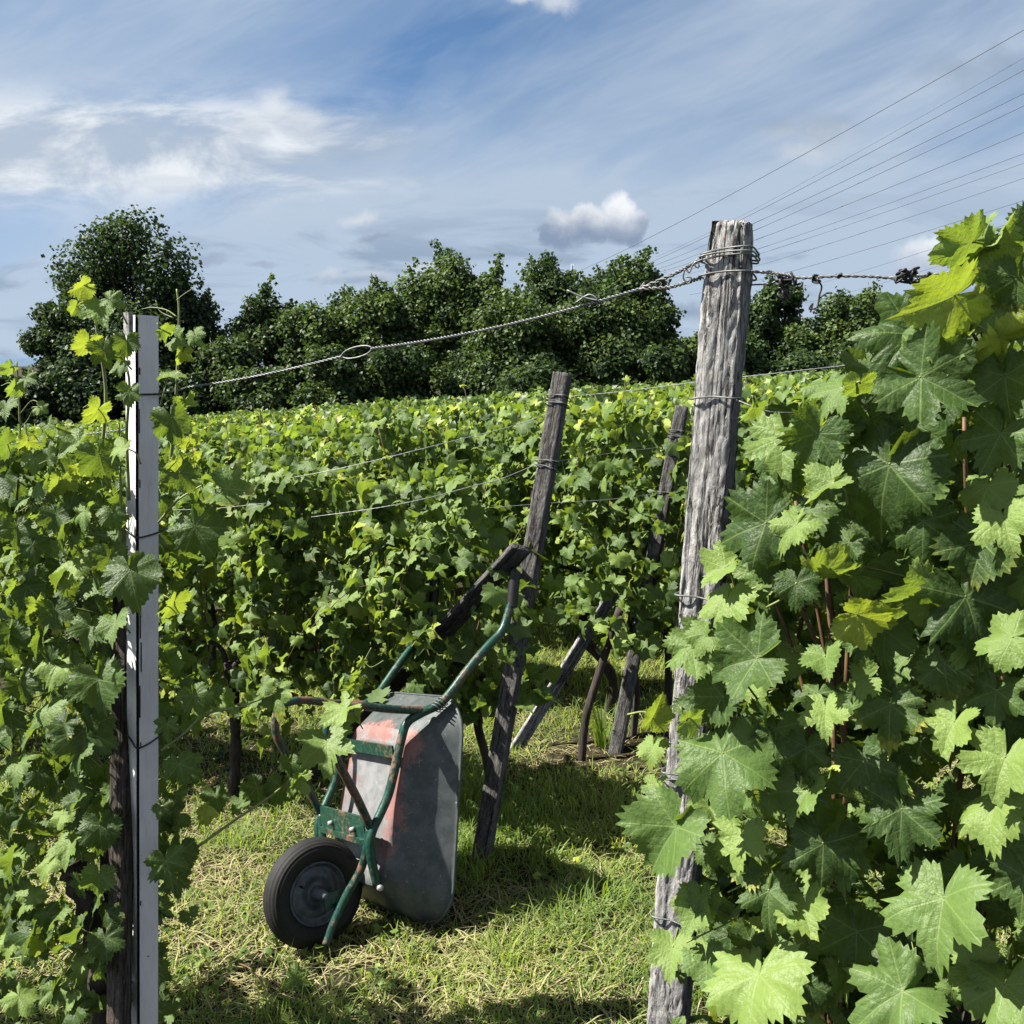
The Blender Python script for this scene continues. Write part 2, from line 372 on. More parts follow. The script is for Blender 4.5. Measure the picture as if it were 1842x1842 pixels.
def white_paint():
    m_, q = material('white_paint')
    oc = q.node('ShaderNodeTexCoord').outputs['Object']
    n1 = q.noise(q.v('MULTIPLY', oc, (1, 1, 0.25)), 40, 6, 0.65); n2 = q.noise(oc, 220, 4, 0.6)
    n3 = q.noise(q.v('MULTIPLY', oc, (1, 1, 0.1)), 120, 4, 0.6)
    c = q.mix(q.ss(n1, 0.35, 0.75), (0.92, 0.90, 0.85), (0.80, 0.79, 0.75))
    c = q.mix(q.m('MULTIPLY', q.ss(n3, 0.60, 0.72), 0.25), c, (0.45, 0.44, 0.40))
    c = q.mix(q.ss(q.m('ADD', n1, q.m('MULTIPLY', n2, 0.45)), 0.93, 0.98), c, (0.05, 0.045, 0.04))
    finish(q, principled(q, c, 0.5, q.bump(n2, 0.15, 0.003), 0.4)); return m_
M_WHITE = white_paint()
def green_paint(off=0.0, name='green_paint_rust'):
    m_, q = material(name)
    oc = q.node('ShaderNodeTexCoord').outputs['Object']
    n1 = q.noise(oc, 9, 6, 0.65); n2 = q.noise(oc, 70, 5, 0.65)
    rust = q.mix(n2, (0.16, 0.065, 0.035), (0.30, 0.15, 0.10))
    c = q.mix(q.ss(n2, 0.35, 0.7), (0.007, 0.040, 0.029), (0.016, 0.080, 0.056))
    zz = q.sep(oc)[2]
    k = q.ss(q.m('ADD', q.m('MULTIPLY', n1, 0.75), q.m('MULTIPLY', n2, 0.42)), 0.60 + off, 0.74 + off)
    k = q.m('MULTIPLY', k, 0.8)
    c = q.mix(k, c, rust)
    finish(q, principled(q, c, q.m('ADD', 0.36, q.m('MULTIPLY', k, 0.4)), q.bump(n2, 0.25, 0.003), 0.5)); return m_
M_GREEN = green_paint()
M_LEG = green_paint(-0.07, 'green_paint_worn_to_rust')
M_RUST = simple('rusty_tube', (0.17, 0.095, 0.065), 0.75, 0.5, 40, bump=0.4)
def tray_metal():
    m_, q = material('worn_tray_steel')
    oc = q.node('ShaderNodeTexCoord').outputs['Object']
    n1 = q.noise(oc, 5.5, 5, 0.6); n2 = q.noise(oc, 60, 6, 0.7); n3 = q.noise(oc, 16, 6, 0.65)
    sunlit = q.node('ShaderNodeAttribute', attribute_name='sunlit').outputs['Fac']
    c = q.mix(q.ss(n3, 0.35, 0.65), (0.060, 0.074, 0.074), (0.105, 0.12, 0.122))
    c = q.mix(sunlit, c, q.mix(q.ss(n3, 0.3, 0.7), (0.17, 0.178, 0.182), (0.29, 0.29, 0.295)))  # sunlit floor painted paler, shaded side walls darker
    at_ = q.node('ShaderNodeAttribute', attribute_name='paint').outputs['Fac']
    red = q.ss(q.m('ADD', at_, q.m('ADD', q.m('MULTIPLY', q.m('SUBTRACT', n1, 0.5), 0.9), q.m('MULTIPLY', q.m('SUBTRACT', n2, 0.5), 0.55))), 0.48, 0.62)
    c = q.mix(red, c, q.mix(n3, (0.21, 0.085, 0.075), (0.34, 0.18, 0.155)))
    c = q.mix(q.m('MULTIPLY', q.ss(n2, 0.62, 0.72), 0.5), c, (0.62, 0.62, 0.60))
    finish(q, principled(q, c, 0.5, q.bump(n3, 0.10, 0.008), 0.5, q.m('MULTIPLY', q.m('SUBTRACT', 1.0, red), 0.2))); return m_
M_TRAY = tray_metal()
def ground_material():
    m_, q = material('mown_grass_soil')
    oc = q.node('ShaderNodeTexCoord').outputs['Object']
    n1 = q.noise(oc, 0.9, 5, 0.6); n2 = q.noise(oc, 16, 6, 0.7); n3 = q.noise(oc, 90, 5, 0.7)
    c = q.mix(q.ss(n1, 0.42, 0.60), (0.050, 0.034, 0.020), (0.030, 0.040, 0.012))
    c = q.mix(q.m('MULTIPLY', q.ss(n2, 0.45, 0.65), 0.7), c, (0.10, 0.075, 0.04))
    c = q.mix(q.m('MULTIPLY', q.ss(n3, 0.35, 0.55), 0.6), c, (0.035, 0.030, 0.015))
    h = q.m('ADD', n3, q.m('MULTIPLY', n2, 2.0))
    finish(q, principled(q, c, 0.95, q.bump(h, 0.7, 0.02), 0.2)); return m_
M_GROUND = ground_material()
M_HILL = simple('hazy_hill', (0.10, 0.15, 0.22), 1.0, 0.15, 0.004, spec=0.0)  # distance haze put into the blue hill colour

# ------------------------------------------------------------------ ground and far hills
def build_ground():
    def axis(lo, hi, near):
        a = np.concatenate([np.arange(-near, near, 0.12)])
        left = -near - np.geomspace(0.2, -lo - near, 26); right = near + np.geomspace(0.2, hi - near, 26)
        return np.unique(np.concatenate([left, a, right]))
    xs = axis(-4500, 4500, 6); ys = np.unique(np.concatenate([np.arange(0.5, 12, 0.12), 12 + np.geomspace(0.2, 5200, 40), -np.geomspace(0.1, 300, 14)]))
    X, Y = np.meshgrid(xs, ys); Z = ground_z(X, Y)
    V = np.stack([X, Y, Z], -1).reshape(-1, 3); nx = len(xs)
    i = np.arange(len(ys) - 1)[:, None] * nx + np.arange(nx - 1)[None]
    i = i.ravel(); T = np.concatenate([np.stack([i, i + 1, i + nx + 1], 1), np.stack([i, i + nx + 1, i + nx], 1)])
    structure(tri_obj('ground', V, T, M_GROUND))
    n = 90; V = []; Fq = []
    for k in range(n):
        x = -2800 + 5600 * k / (n - 1)
        h = 22 + 16 * vnoise(k * 0.13, 1.0, 3) + 6 * vnoise(k * 0.6, 2.0, 4)
        V += [(x, 3200, -60), (x, 3600, h), (x, 4000, -60)]
    for k in range(n - 1):
        a = k * 3; Fq += [(a, a + 3, a + 4, a + 1), (a + 1, a + 4, a + 5, a + 2)]
    structure(mesh_obj('hills', V, Fq, M_HILL, smooth=True))
build_ground()

# ------------------------------------------------------------------ leaves
ANG = np.array([0, 13, 27, 40, 54, 68, 82, 98, 112, 130, 150, 166, 176])
RAD = np.array([1.0, .88, .76, .82, .90, .82, .71, .74, .76, .70, .60, .47, .12])
def leaf_shape(r, half, rings, deep=1.0, teeth=0.07):
    """one lobed, toothed blade as triangles: the tip along +Y, the petiole at the origin"""
    rad = RAD.copy(); rad[[2, 6]] *= r.uniform(0.80, 1.06) * deep; rad *= r.uniform(0.95, 1.05, len(rad))
    th = np.linspace(0, 176, half + 1)
    def outl(sg):
        rr = np.interp(th, ANG, rad * (1 + 0.05 * r.standard_normal(len(rad)) * 0.6))
        z = np.where(np.arange(half + 1) % 2 == 0, 1 + teeth, 1 - teeth) * (1 + 0.03 * r.standard_normal(half + 1))
        return rr * z
    r1, r2 = outl(1), outl(-1); r2[0] = r1[0]
    TH = np.radians(np.concatenate([-th[::-1][:-1], th])); RR = np.concatenate([r2[::-1][:-1], r1]); n = len(TH)
    fold = r.uniform(-0.15, 0.60); cup = r.uniform(-0.05, 0.40); wav = r.uniform(0.05, 0.17); ph = r.uniform(0, 6.28); droop = r.uniform(0.0, 0.60); curl = r.uniform(-.12, .34)
    V = [np.zeros((1, 3))]
    for f in rings:
        x, y = f * RR * np.sin(TH), f * RR * np.cos(TH); q = np.hypot(x, y)
        z = fold * np.abs(x) - cup * q * q + wav * f * f * np.sin(3 * TH + ph) + 0.5 * wav * f ** 3 * np.sin(7 * TH + 2 * ph) - droop * np.maximum(y, 0) ** 2 * 0.7 - curl * f ** 4 * RR * (.6 + .4 * np.sin(2 * TH + ph))
        z += 0.022 * np.cos(TH * 360 / 54) * f + 0.09 * f * (vnoise(x * 4.5 + ph * 9, y * 4.5 + ph * 5, 71) - .5) + 0.048 * f * (vnoise(x * 11 + ph * 9, y * 11, 72) - .5)
        V.append(np.stack([x, y, z], 1))
    V = np.vstack(V); T = []
    for j in range(n - 1):
        T.append((0, 1 + j + 1, 1 + j))
        for k in range(len(rings) - 1):
            a = 1 + k * n + j; b = a + n
            T += [(a, a + 1, b), (a + 1, b + 1, b)]
    T = np.array(T)[:, ::-1].copy() if False else np.array(T)
    # make normals face +Z
    e = np.cross(V[T[:, 1]] - V[T[:, 0]], V[T[:, 2]] - V[T[:, 0]])[:, 2].sum()
    if e < 0: T = T[:, ::-1].copy()
    return V, T, V[:, :2].copy()
HI = [leaf_shape(rng, 34, (0.2, 0.4, 0.6, 0.8, 1.0), deep=rng.uniform(.82, 1.08), teeth=rng.uniform(.045, .08)) for _ in range(20)]
MID = [leaf_shape(rng, 12, (0.55, 1.0), deep=rng.uniform(.8, 1.05), teeth=0.09) for _ in range(16)]
LOW = [leaf_shape(rng, 5, (1.0,), teeth=0.12) for _ in range(5)]

class Foliage:
    def __init__(self, shapes): self.stalk = Geo(); self.sh = shapes; self.V = []; self.T = []; self.U = []; self.C = []; self.n = 0
    def add(self, pos, nrm, tip, size, tone, rg=rng):
        """leaves with their petiole end at pos, upper face along nrm, tip along tip"""
        pos = np.atleast_2d(pos); N = unit(np.atleast_2d(nrm)); Tp = np.atleast_2d(tip)
        Tp = unit(Tp - N * (Tp * N).sum(1, keepdims=True)); X = np.cross(Tp, N)
        size = np.broadcast_to(np.asarray(size, float), (len(pos),)); tone = np.broadcast_to(np.asarray(tone, float), (len(pos),))
        which = rg.integers(0, len(self.sh), len(pos))
        for k, (V, T, U) in enumerate(self.sh):
            i = np.where(which == k)[0]
            if not len(i): continue
            s = size[i][:, None, None]
            P = pos[i][:, None, :] + s * (V[None, :, 0:1] * X[i][:, None, :] + V[None, :, 1:2] * Tp[i][:, None, :] + V[None, :, 2:3] * N[i][:, None, :])
            m = len(i); nv = len(V)
            self.V.append(P.reshape(-1, 3)); self.T.append((T[None] + (np.arange(m) * nv)[:, None, None]).reshape(-1, 3) + self.n)
            self.U.append(np.tile(U, (m, 1))); self.C.append(np.repeat(tone[i], nv)); self.n += m * nv
    def obj(self, name, mat, parent=None, org=(0, 0, 0), stem=None):
        V, T, U, C = np.vstack(self.V), np.vstack(self.T), np.vstack(self.U), np.concatenate(self.C); nt = len(T)
        if self.stalk.f:                     # leaf stalks and thin shoots belong to the foliage
            ft = []
            for q in self.stalk.f: ft += [(q[0], q[i], q[i + 1]) for i in range(1, len(q) - 1)]
            sv = np.array(self.stalk.v); T = np.vstack([T, np.array(ft) + len(V)]); V = np.vstack([V, sv]); U = np.vstack([U, np.full((len(sv), 2), .3)]); C = np.concatenate([C, np.full(len(sv), .6)])
        o = tri_obj(name, V - np.asarray(org), T, mat, parent, U, C)
        if len(T) > nt and stem:
            o.data.materials.append(stem); mi = np.zeros(len(T), np.int32); mi[nt:] = 1; o.data.polygons.foreach_set('material_index', mi)
        return o

# ------------------------------------------------------------------ row geometry
RD = np.array([0.909, -0.417, 0.0]); RN = np.array([0.417, 0.909, 0.0])    # along a row, and across it (away from the camera)
def on_row(px, py, c):
    """point where a sight line meets the upright plane of the row at distance c"""
    r = cray(px, py); return CAM + r * ((c - CAM @ RN) / (r @ RN))
def row_xy(c, tt): return RN * c + RD * tt
C1 = 1.74

# ------------------------------------------------------------------ rows of vines behind
def vine_plant(k, shapes, mat, nleaf, name='grape_vine', parts=True, z0=0.40, z1=1.86, lsize=(0.056, 0.084)):
    g = np.random.default_rng(100 + k)
    f = Foliage(shapes)
    x = g.uniform(-0.60, 0.60, nleaf); z = z0 + (z1 - z0) * g.beta(1.25, 1.05, nleaf)
    top = z1 - 0.22 * vnoise(x * 3.1 + k * 7, x * 0 + k, 21); z = np.minimum(z, top + g.uniform(-.12, .04, nleaf))
    bot = z0 + 0.30 * vnoise(x * 2.7 + k * 5, x * 0 + k, 22); z = np.maximum(z, bot + g.uniform(-.05, .2, nleaf))
    side = np.where(g.random(nleaf) < 0.5, -1.0, 1.0); thick = 0.26 - 0.10 * np.clip((z - 1.3) / 0.6, 0, 1)
    lump = 0.45 + 1.0 * vnoise(x * 3.6 + 3 * k, z * 3.6, 23)
    y = side * thick * g.random(nleaf) ** .7 * lump * 1.15
    pos = np.stack([x, y, z], 1)
    up = np.clip((z - 1.0) / 0.9, 0.15, 1.0)
    nr = np.stack([g.normal(-.38, .75, nleaf), side * 0.45 - .16 + g.normal(0, .60, nleaf), up * .8 + g.normal(0.10, .50, nleaf)], 1)
    tip = np.stack([g.normal(0, .55, nleaf), side * 0.45 + g.normal(0, .3, nleaf), -0.75 + g.normal(0, .4, nleaf)], 1)
    size = g.uniform(*lsize, nleaf); tone = np.clip(g.normal(0.30, 0.27, nleaf) + 0.18 * np.clip(z - 1.3, 0, 1), 0, 1)
    young = g.random(nleaf) < 0.05; tone[young] = g.uniform(0.85, 1, young.sum())
    f.add(pos, nr, tip, size, tone, g)
    st = f.stalk
    for s in range(9):                       # upright shoots, some reaching above the canopy with small pale leaves
        xx = g.uniform(-0.55, 0.55); h = g.uniform(1.45, 1.78) + (0.20 if s < 4 else 0)
        p = spline([(xx * 0.8, g.normal(0, .03), 0.78), (xx, g.normal(0, .06), 1.2), (xx + g.normal(0, .08), g.normal(0, .1), h)], 6)
        st.tube(p, np.linspace(0.0045, 0.002, len(p)), 5)
        q = p[-7:]; sg = np.where(np.arange(len(q)) % 2 == 0, 1.0, -1.0)
        f.add(q + g.normal(0, .012, q.shape), np.stack([sg * .4 + g.normal(0, .4, len(q)), g.normal(0, .6, len(q)), np.full(len(q), .7)], 1),
              np.stack([sg, g.normal(0, .7, len(q)), g.normal(-.1, .4, len(q))], 1), np.linspace(0.065, 0.030, len(q)), np.linspace(0.5, 0.95, len(q)), g)
    for s in range(7 if parts else 4):       # side shoots that hang out over the path
        xx = g.uniform(-.5, .5); z_ = g.uniform(.95, 1.7); sd = -1.0 if g.random() < .75 else 1.0; dx = g.normal(0, .22)
        p = spline([(xx, sd * .10, z_), (xx + dx * .5, sd * .30, z_ + .05), (xx + dx, sd * g.uniform(.38, .52), z_ - g.uniform(.05, .35))], 5)
        st.tube(p, np.linspace(0.0035, 0.0015, len(p)), 5); m_ = len(p); sg = np.where(np.arange(m_) % 2 == 0, 1.0, -1.0)
        f.add(p + g.normal(0, .012, p.shape), np.stack([g.normal(-.35, .5, m_), np.full(m_, sd * .2) + g.normal(0, .4, m_), np.full(m_, .7)], 1), np.stack([sg, np.full(m_, sd * .6), g.normal(-.5, .4, m_)], 1), np.linspace(.075, .035, m_), np.linspace(.25, .85, m_), g)
    if not parts:
        root = f.obj(name, mat, stem=M_CANE); return root
    root = bpy.data.objects.new(name, None); COL.objects.link(root); root.empty_display_size = 0.1
    f.obj('foliage', mat, root, stem=M_CANE)
    tr = Geo(); b = g.normal(0, .05, 6)
    p = spline([(b[0] * .5, b[1] * .5, -0.12), (b[0] + .03, b[1], 0.22), (b[2] * .8, b[3], 0.48), (b[4], b[5] * .5, 0.76)], 7)
    tr.tube(p, 0.024 + 0.012 * np.sin(np.arange(len(p)) * 1.7) * 0.4 + np.linspace(.008, 0, len(p)), 9)
    for sg in (-1, 1):
        a = spline([(b[4], b[5] * .5, 0.72), (b[4] + sg * .15, 0, 0.83), (sg * 0.55, 0, 0.82)], 6); tr.tube(a, np.linspace(.016, .008, len(a)), 7)
    tr.obj('trunk', M_BARK, root)
    return root
PROTO_N = [vine_plant(k, MID, M_LEAF, 640, lsize=(.034, .084)) for k in range(6)]
PROTO_F = [vine_plant(40 + k, LOW, M_LEAF_FAR, 560, parts=False) for k in range(6)]
used = set()
def put_plant(protos, pos, label, group, sc=1.0):
    k = rnd.randrange(len(protos)); src = protos[k]
    if src.name in used:
        o = src.copy(); COL.objects.link(o)
        for ch in list(src.children):
            c = ch.copy(); COL.objects.link(c); c.parent = o
    else:
        o = src; used.add(src.name)
    o.location = tuple(map(float, pos)); ang = math.atan2(RD[1], RD[0])
    o.rotation_euler = (rnd.gauss(0, .02), rnd.gauss(0, .02), ang + rnd.gauss(0, .04)); o.scale = (sc, sc, sc * rnd.uniform(0.95, 1.04))
    tag(o, label, 'vine', group); return o
ROWS = [3.80, 5.45, 6.75, 8.05, 9.5, 10.95, 12.4, 13.85, 15.3]
RNAME = ['first', 'second', 'third', 'fourth', 'fifth', 'sixth', 'seventh', 'eighth', 'ninth']
for ri, c in enumerate(ROWS):
    tmin = -1.36 * c - 0.5; tmax = 0.06 * c + 1.3
    if ri == 0: tmax = -2.36
    tt = tmax if ri == 0 else tmin + rnd.random()
    step = 0.98 if ri < 2 else 1.05
    vals = np.arange(tt, tmin, -step) if ri == 0 else np.arange(tmin + rnd.random() * .5, tmax, step)
    for tv in vals:
        p = row_xy(c, tv + rnd.gauss(0, .05)); z = float(ground_z(p[0], p[1]))
        px = 921 + F_PX * p[0] / max(p[1], .1)
        if px < -200 or px > 1842 + 80: continue
        if ri == 0: lab, gp = 'bushy grape vine in the row straight behind the wheelbarrow', 'vines in the row behind the wheelbarrow'
        elif ri == 1: lab, gp = 'grape vine in the second row, behind the leaning dark posts', 'vines in the second row'
        else: lab, gp = 'small looking grape vine in the %s row behind the wheelbarrow' % RNAME[ri], 'vines in the %s row' % RNAME[ri]
        put_plant(PROTO_N if ri < 2 else PROTO_F, (p[0], p[1], z), lab, gp, 0.96 if ri == 0 else 1.0)
for o in PROTO_N + PROTO_F:
    if o.name not in used:
        for ch in list(o.children): bpy.data.objects.remove(ch)
        bpy.data.objects.remove(o)
def post_vine(c, t0, lab, k, n, zr, xr):
    p = row_xy(c, t0); p[2] = ground_z(p[0], p[1]); g = np.random.default_rng(k)
    root = empty('grape_vine', lab, 'vine', p); f = Foliage(MID)
    z = g.uniform(*zr, n); x = g.uniform(*xr, n); y = g.normal(0, .17, n)
    pos = RD[None] * x[:, None] + RN[None] * y[:, None]; pos[:, 2] = z
    f.add(pos, g.normal(0, .55, (n, 3)) + [-.25, -.35, .5], g.normal(0, .45, (n, 3)) + [0, -.2, -.75], g.uniform(.042, .074, n), np.clip(g.normal(.3, .25, n), 0, 1), g)
    for q in range(9):
        x0 = g.uniform(*xr); a = RD * x0 * .5 + np.array([0, 0, .5]); b = RD * x0 + RN * g.normal(0, .1) + np.array([0, 0, g.uniform(*zr)]); f.stalk.tube(spline([a, (a + b) / 2 + g.normal(0, .04, 3), b], 5), np.linspace(.003, .0015, 11), 5)
    f.obj('foliage', M_LEAF, root, stem=M_CANE)
    tr = Geo().tube(spline([(0, 0, -.15), (.03, 0, .25), (-.02, .02, .5), (.0, 0, .72)], 6), .019, 8); tr.obj('trunk', M_BARK, root)
post_vine(3.74, -1.86, 'low leafy vine crowding the middle of the leaning post behind the barrow', 61, 190, (.50, 1.28), (-.42, .30))
post_vine(5.05, -1.60, 'leafy vine filling the gap between the two leaning posts', 62, 230, (.62, 1.50), (-.40, .55))
def far_vineyard():
    f = Foliage(LOW); g = np.random.default_rng(5)
    for c in np.arange(16.8, 33.0, 1.45):
        n = int(c * 1.75 * 200); tv = g.uniform(-c * 1.45, c * 0.22, n)
        P = RN[None] * c + RD[None] * tv[:, None]
        z = 1.15 + 0.75 * np.sqrt(g.random(n)) + 0.10 * (vnoise(tv * 1.3, tv * 0 + c, 31) - .5) + np.where(g.random(n) < .04, .12, 0)
        P[:, :2] += RN[None, :2] * g.normal(0, .15, n)[:, None]; P[:, 2] = ground_z(P[:, 0], P[:, 1]) + z
        nr = np.stack([g.normal(0, .6, n), g.normal(-.3, .6, n), np.full(n, .7)], 1); tp = g.normal(0, 1, (n, 3)); tp[:, 2] -= .4
        f.add(P, nr, tp, g.uniform(.07, .115, n), np.clip(g.normal(.40, .25, n), 0, 1), g)
    tag(f.obj('vineyard_canopy', M_LEAF_FAR), 'far rows of vines merging into one leafy green sheet below the trees', 'vineyard', None, 'stuff')
far_vineyard()

# ------------------------------------------------------------------ background trees and bushes
def tree(px, top, wpx, d, base_py, label, n, seed, name='broadleaf_tree', cat='tree', group='trees behind the vineyard', tone=0.4, sprays=0, shape='round', leaf=(0.13, 0.22)):
    g = np.random.default_rng(seed)
    b = at(px, base_py, d); zt = at(px, top, d)[2]; zb = float(ground_z(b[0], b[1])) - 0.1
    H = zt - zb; w = wpx / F_PX * d
    root = empty(name, label, cat, (b[0], b[1], zb), group)
    tr = Geo(); tr.tube(spline([(0, 0, -.2), (g.normal(0, .08), g.normal(0, .08), H * .3), (g.normal(0, .15), g.normal(0, .15), H * .62)], 5), np.linspace(.05 * H ** .8 * .45, .03, 11), 8)
    blobs = []
    bush = shape == 'bush'; nb = 26 if bush else 72; w = w * 1.18; n = int(n * 2.1)
    lobes = [(g.uniform(0, 6.283), g.uniform(.08, .34), g.uniform(.74, .95)) for _ in range(5)]; lobes = [(a_, b_2 * (.55 if shape != 'cone' else 1), (h_ * .3 + .68) if shape != 'cone' else h_) for a_, b_2, h_ in lobes]; lobes[0] = (0, .02, 1.0)      # several leaders of different height
    for k in range(nb):
        if bush:
            zr = 0.05 + 0.88 * g.random() ** .75; a = g.uniform(0, 6.283); q = g.uniform(.25, .90) * w * .5 * math.sqrt(max(.05, 1 - (zr / 1.02) ** 1.5)); r_ = w * g.uniform(.08, .18)
            cx, cy = q * math.cos(a), q * math.sin(a)
        elif k % 2 or shape == 'dome':                              # the body of the crown
            zr = 0.12 + (0.76 if shape == 'cone' else .80) * g.random() ** .9; zr = min(zr * 1.03, .95) if shape == 'dome' else zr; wr = (1.0 - max(0, zr - .40) * 1.25) if shape == 'cone' else math.sqrt(max(.05, 1 - ((zr - .45) / .55) ** 2))
            a = g.uniform(0, 6.283); q = math.sqrt(g.uniform(.1, 1)) * w * .42 * wr; cx, cy = q * math.cos(a), q * math.sin(a); r_ = w * g.uniform(.10, .17)
        else:                                    # its leaders
            la, lr, lh = lobes[(k // 2) % 5]; zr = (0.45 + 0.54 * (((k // 10) + g.random()) / 7.0)) * lh; tp_ = max(.14, 1 - (zr / lh - .40) / .62) ** (1.0 if shape == 'cone' else .40)
            a = g.uniform(0, 6.283); q = math.sqrt(g.random()) * w * (.25 if shape == 'cone' else .36) * tp_
            cx, cy = lr * w * math.cos(la) + q * math.cos(a), lr * w * math.sin(la) + q * math.sin(a); r_ = w * g.uniform(.06, .12) * (.5 + .7 * tp_) * (.8 if shape == 'cone' else 1)
        z = min(zr * H, H - r_ * .4)
        blobs.append((cx, cy, z, r_ * g.uniform(.9, 1.3), r_ * g.uniform(.7, 1.1)))
        if k % 5 == 0 and not bush and len(tr.f):
            e = np.array([cx, cy, z]); tr.tube(spline([(0, 0, e[2] * .5), e * (.5, .5, .8), e], 4), np.linspace(.07, .015, 9), 5)
    P = []; N = []
    vol = np.array([q[3] ** 2 for q in blobs]); cnt = np.maximum(40, (n * vol / vol.sum())).astype(int)
    for (cx, cy, cz, r_, rz), per in zip(blobs, cnt):
        dirs = unit(g.normal(0, 1, (per, 3))); rr = (0.45 + 0.6 * g.random(per) ** .6)[:, None]
        rag = 1 + 0.40 * (g.random((per, 1)) ** 4)
        P.append(np.array([cx, cy, cz]) + dirs * rr * rag * np.array([r_, r_, rz])); N.append(dirs)
    for k in range(int(sprays * 2.6)):                                     # loose leafy twigs standing out at the top and sides
        bx = blobs[rnd.randrange(len(blobs))]
        if bx[2] < H * .45: continue
        s = np.array(bx[:3]); dv = np.array([bx[0] / w * 1.6 + g.normal(0, .35), bx[1] / w * 1.6 + g.normal(0, .35), 1.0]) * H * g.uniform(.06, .13)
        m = 60; u = g.random((m, 1)); P.append(s + dv * u + g.normal(0, 1, (m, 3)) * 0.17 * (1.35 - u)); N.append(unit(g.normal(0, 1, (m, 3))))
    P = np.vstack(P); N = np.vstack(N); keep = P[:, 2] > 0.05; P = P[keep]; N = N[keep]; k = len(P)
    N2 = N * .7 + g.normal(0, .6, (k, 3)) + np.array([0, 0, .45]); Tp = g.normal(0, 1, (k, 3)); Tp[:, 2] -= .5
    N2 = unit(N2); Tp = unit(Tp - N2 * (Tp * N2).sum(1, keepdims=True)); X = np.cross(Tp, N2)
    s = g.uniform(*leaf, (k, 1)); wd = s * g.uniform(.35, .5, (k, 1))
    V = np.stack([P, P + Tp * s * .45 + X * wd + N2 * s * .06, P + Tp * s, P + Tp * s * .45 - X * wd + N2 * s * .06], 1).reshape(-1, 3)
    i = np.arange(k)[:, None] * 4; T = np.concatenate([i + [0, 1, 2], i + [0, 2, 3]], 0)
    cl = vnoise(P[:, 0] * 1.3 + seed, P[:, 2] * 1.3, 41) * .6 + g.normal(0, .20, k) + tone - .12
    tri_obj('crown', V, T, M_TREE, root, np.zeros((len(V), 2)), np.repeat(np.clip(cl, 0, 1), 4), smooth=False)
    tr.obj('trunk', M_TRUNK, root)
    return root
TREES = [
 (245, 392, 235, 43, 745, 'tall dark round-topped tree rising above the white painted post', 17000, 'dome', .22, 8),
 (112, 532, 96, 42, 755, 'dark bushy tree at the far left beside the tall round tree', 9000, 'round', .20, 6),
 (345, 520, 120, 44, 745, 'dark ragged tree just right of the tall round-topped tree', 7000, 'round', .22, 12),
 (190, 600, 180, 41, 750, 'low dark tree filling in below the tall round-topped tree', 9000, 'round', .18, 2),
 (482, 518, 140, 43, 745, 'small pointed tree standing alone left of the cable ring', 8000, 'cone', .34, 8),
 (420, 600, 130, 41, 748, 'low dark tree at the foot of the small pointed tree', 6000, 'round', .34, 4),
 (565, 552, 140, 42, 745, 'rounded green tree behind the ring in the steel cable', 7000, 'round', .42, 5),
 (622, 522, 110, 44, 740, 'mid green tree rising just above the cable ring', 7500, 'round', .42, 16),
 (700, 518, 170, 43, 738, 'broad mid green tree between the cable ring and the loose airy top', 9000, 'round', .44, 6),
 (800, 462, 165, 44, 735, 'tallest of the middle trees with a loose airy top', 11000, 'round', .46, 34),
 (893, 488, 120, 43, 730, 'leafy tree right of the loose airy topped tree', 9000, 'round', .42, 14),
 (985, 468, 125, 45, 725, 'narrow tall tree behind the leaning dark post top', 9000, 'round', .36, 20),
 (940, 528, 180, 41, 725, 'wide green tree in front of the narrow tall tree', 9000, 'round', .44, 4),
 (1115, 470, 150, 44, 715, 'tree with a ragged leafy top just left of the grey post', 9500, 'round', .38, 22),
 (1070, 520, 200, 42, 718, 'big dark leafy tree left of the tall grey post', 10000, 'round', .40, 8),
 (1165, 548, 120, 42.5, 712, 'dark tree whose branches stick out towards the tall grey post', 7000, 'round', .32, 12),
 (1245, 608, 90, 46, 700, 'low yellowish green tree half hidden behind the grey post', 5000, 'round', .55, 4),
 (1385, 512, 110, 45, 690, 'dark tree right of the grey post below the wire knots', 7000, 'round', .32, 12),
 (1445, 575, 120, 44, 690, 'low dark tree behind the hanging wire end', 7000, 'round', .36, 4),
 (1525, 528, 140, 45, 685, 'olive green tree with loose twigs beside the big vine leaves', 8000, 'round', .48, 14),
 (1625, 600, 140, 44, 685, 'tree almost hidden behind the big vine leaves', 6000, 'round', .40, 4),
]
for i, (px, top, wp_, d, bp, lab, n, shp, tn, sp) in enumerate(TREES):
    tree(px, top, wp_, d, bp, lab, n, 300 + i, tone=tn + (.16 if px > 380 else 0), sprays=sp, shape=shp)
for i, (px, top, wp_) in enumerate([(-20, 672, 110), (40, 690, 80), (95, 660, 110), (310, 655, 150), (470, 650, 170), (600, 640, 170), (720, 640, 180), (850, 635, 180), (970, 630, 180), (1090, 625, 180), (1190, 630, 120), (1330, 620, 160), (1430, 615, 160), (1550, 620, 160)]):
    tree(px, top + rnd.uniform(-34, 30), wp_ * rnd.uniform(.75, 1.1), 39.5 + rnd.uniform(-.8, .8), 752 - max(0, px - 400) * .065, 'dark leafy bush in the hedge along the foot of the trees', 6500, 400 + i, name='hedge_bush', cat='bush', group='bushes below the trees', tone=.30 + (.10 if px > 380 else -.06), shape='bush', sprays=0)

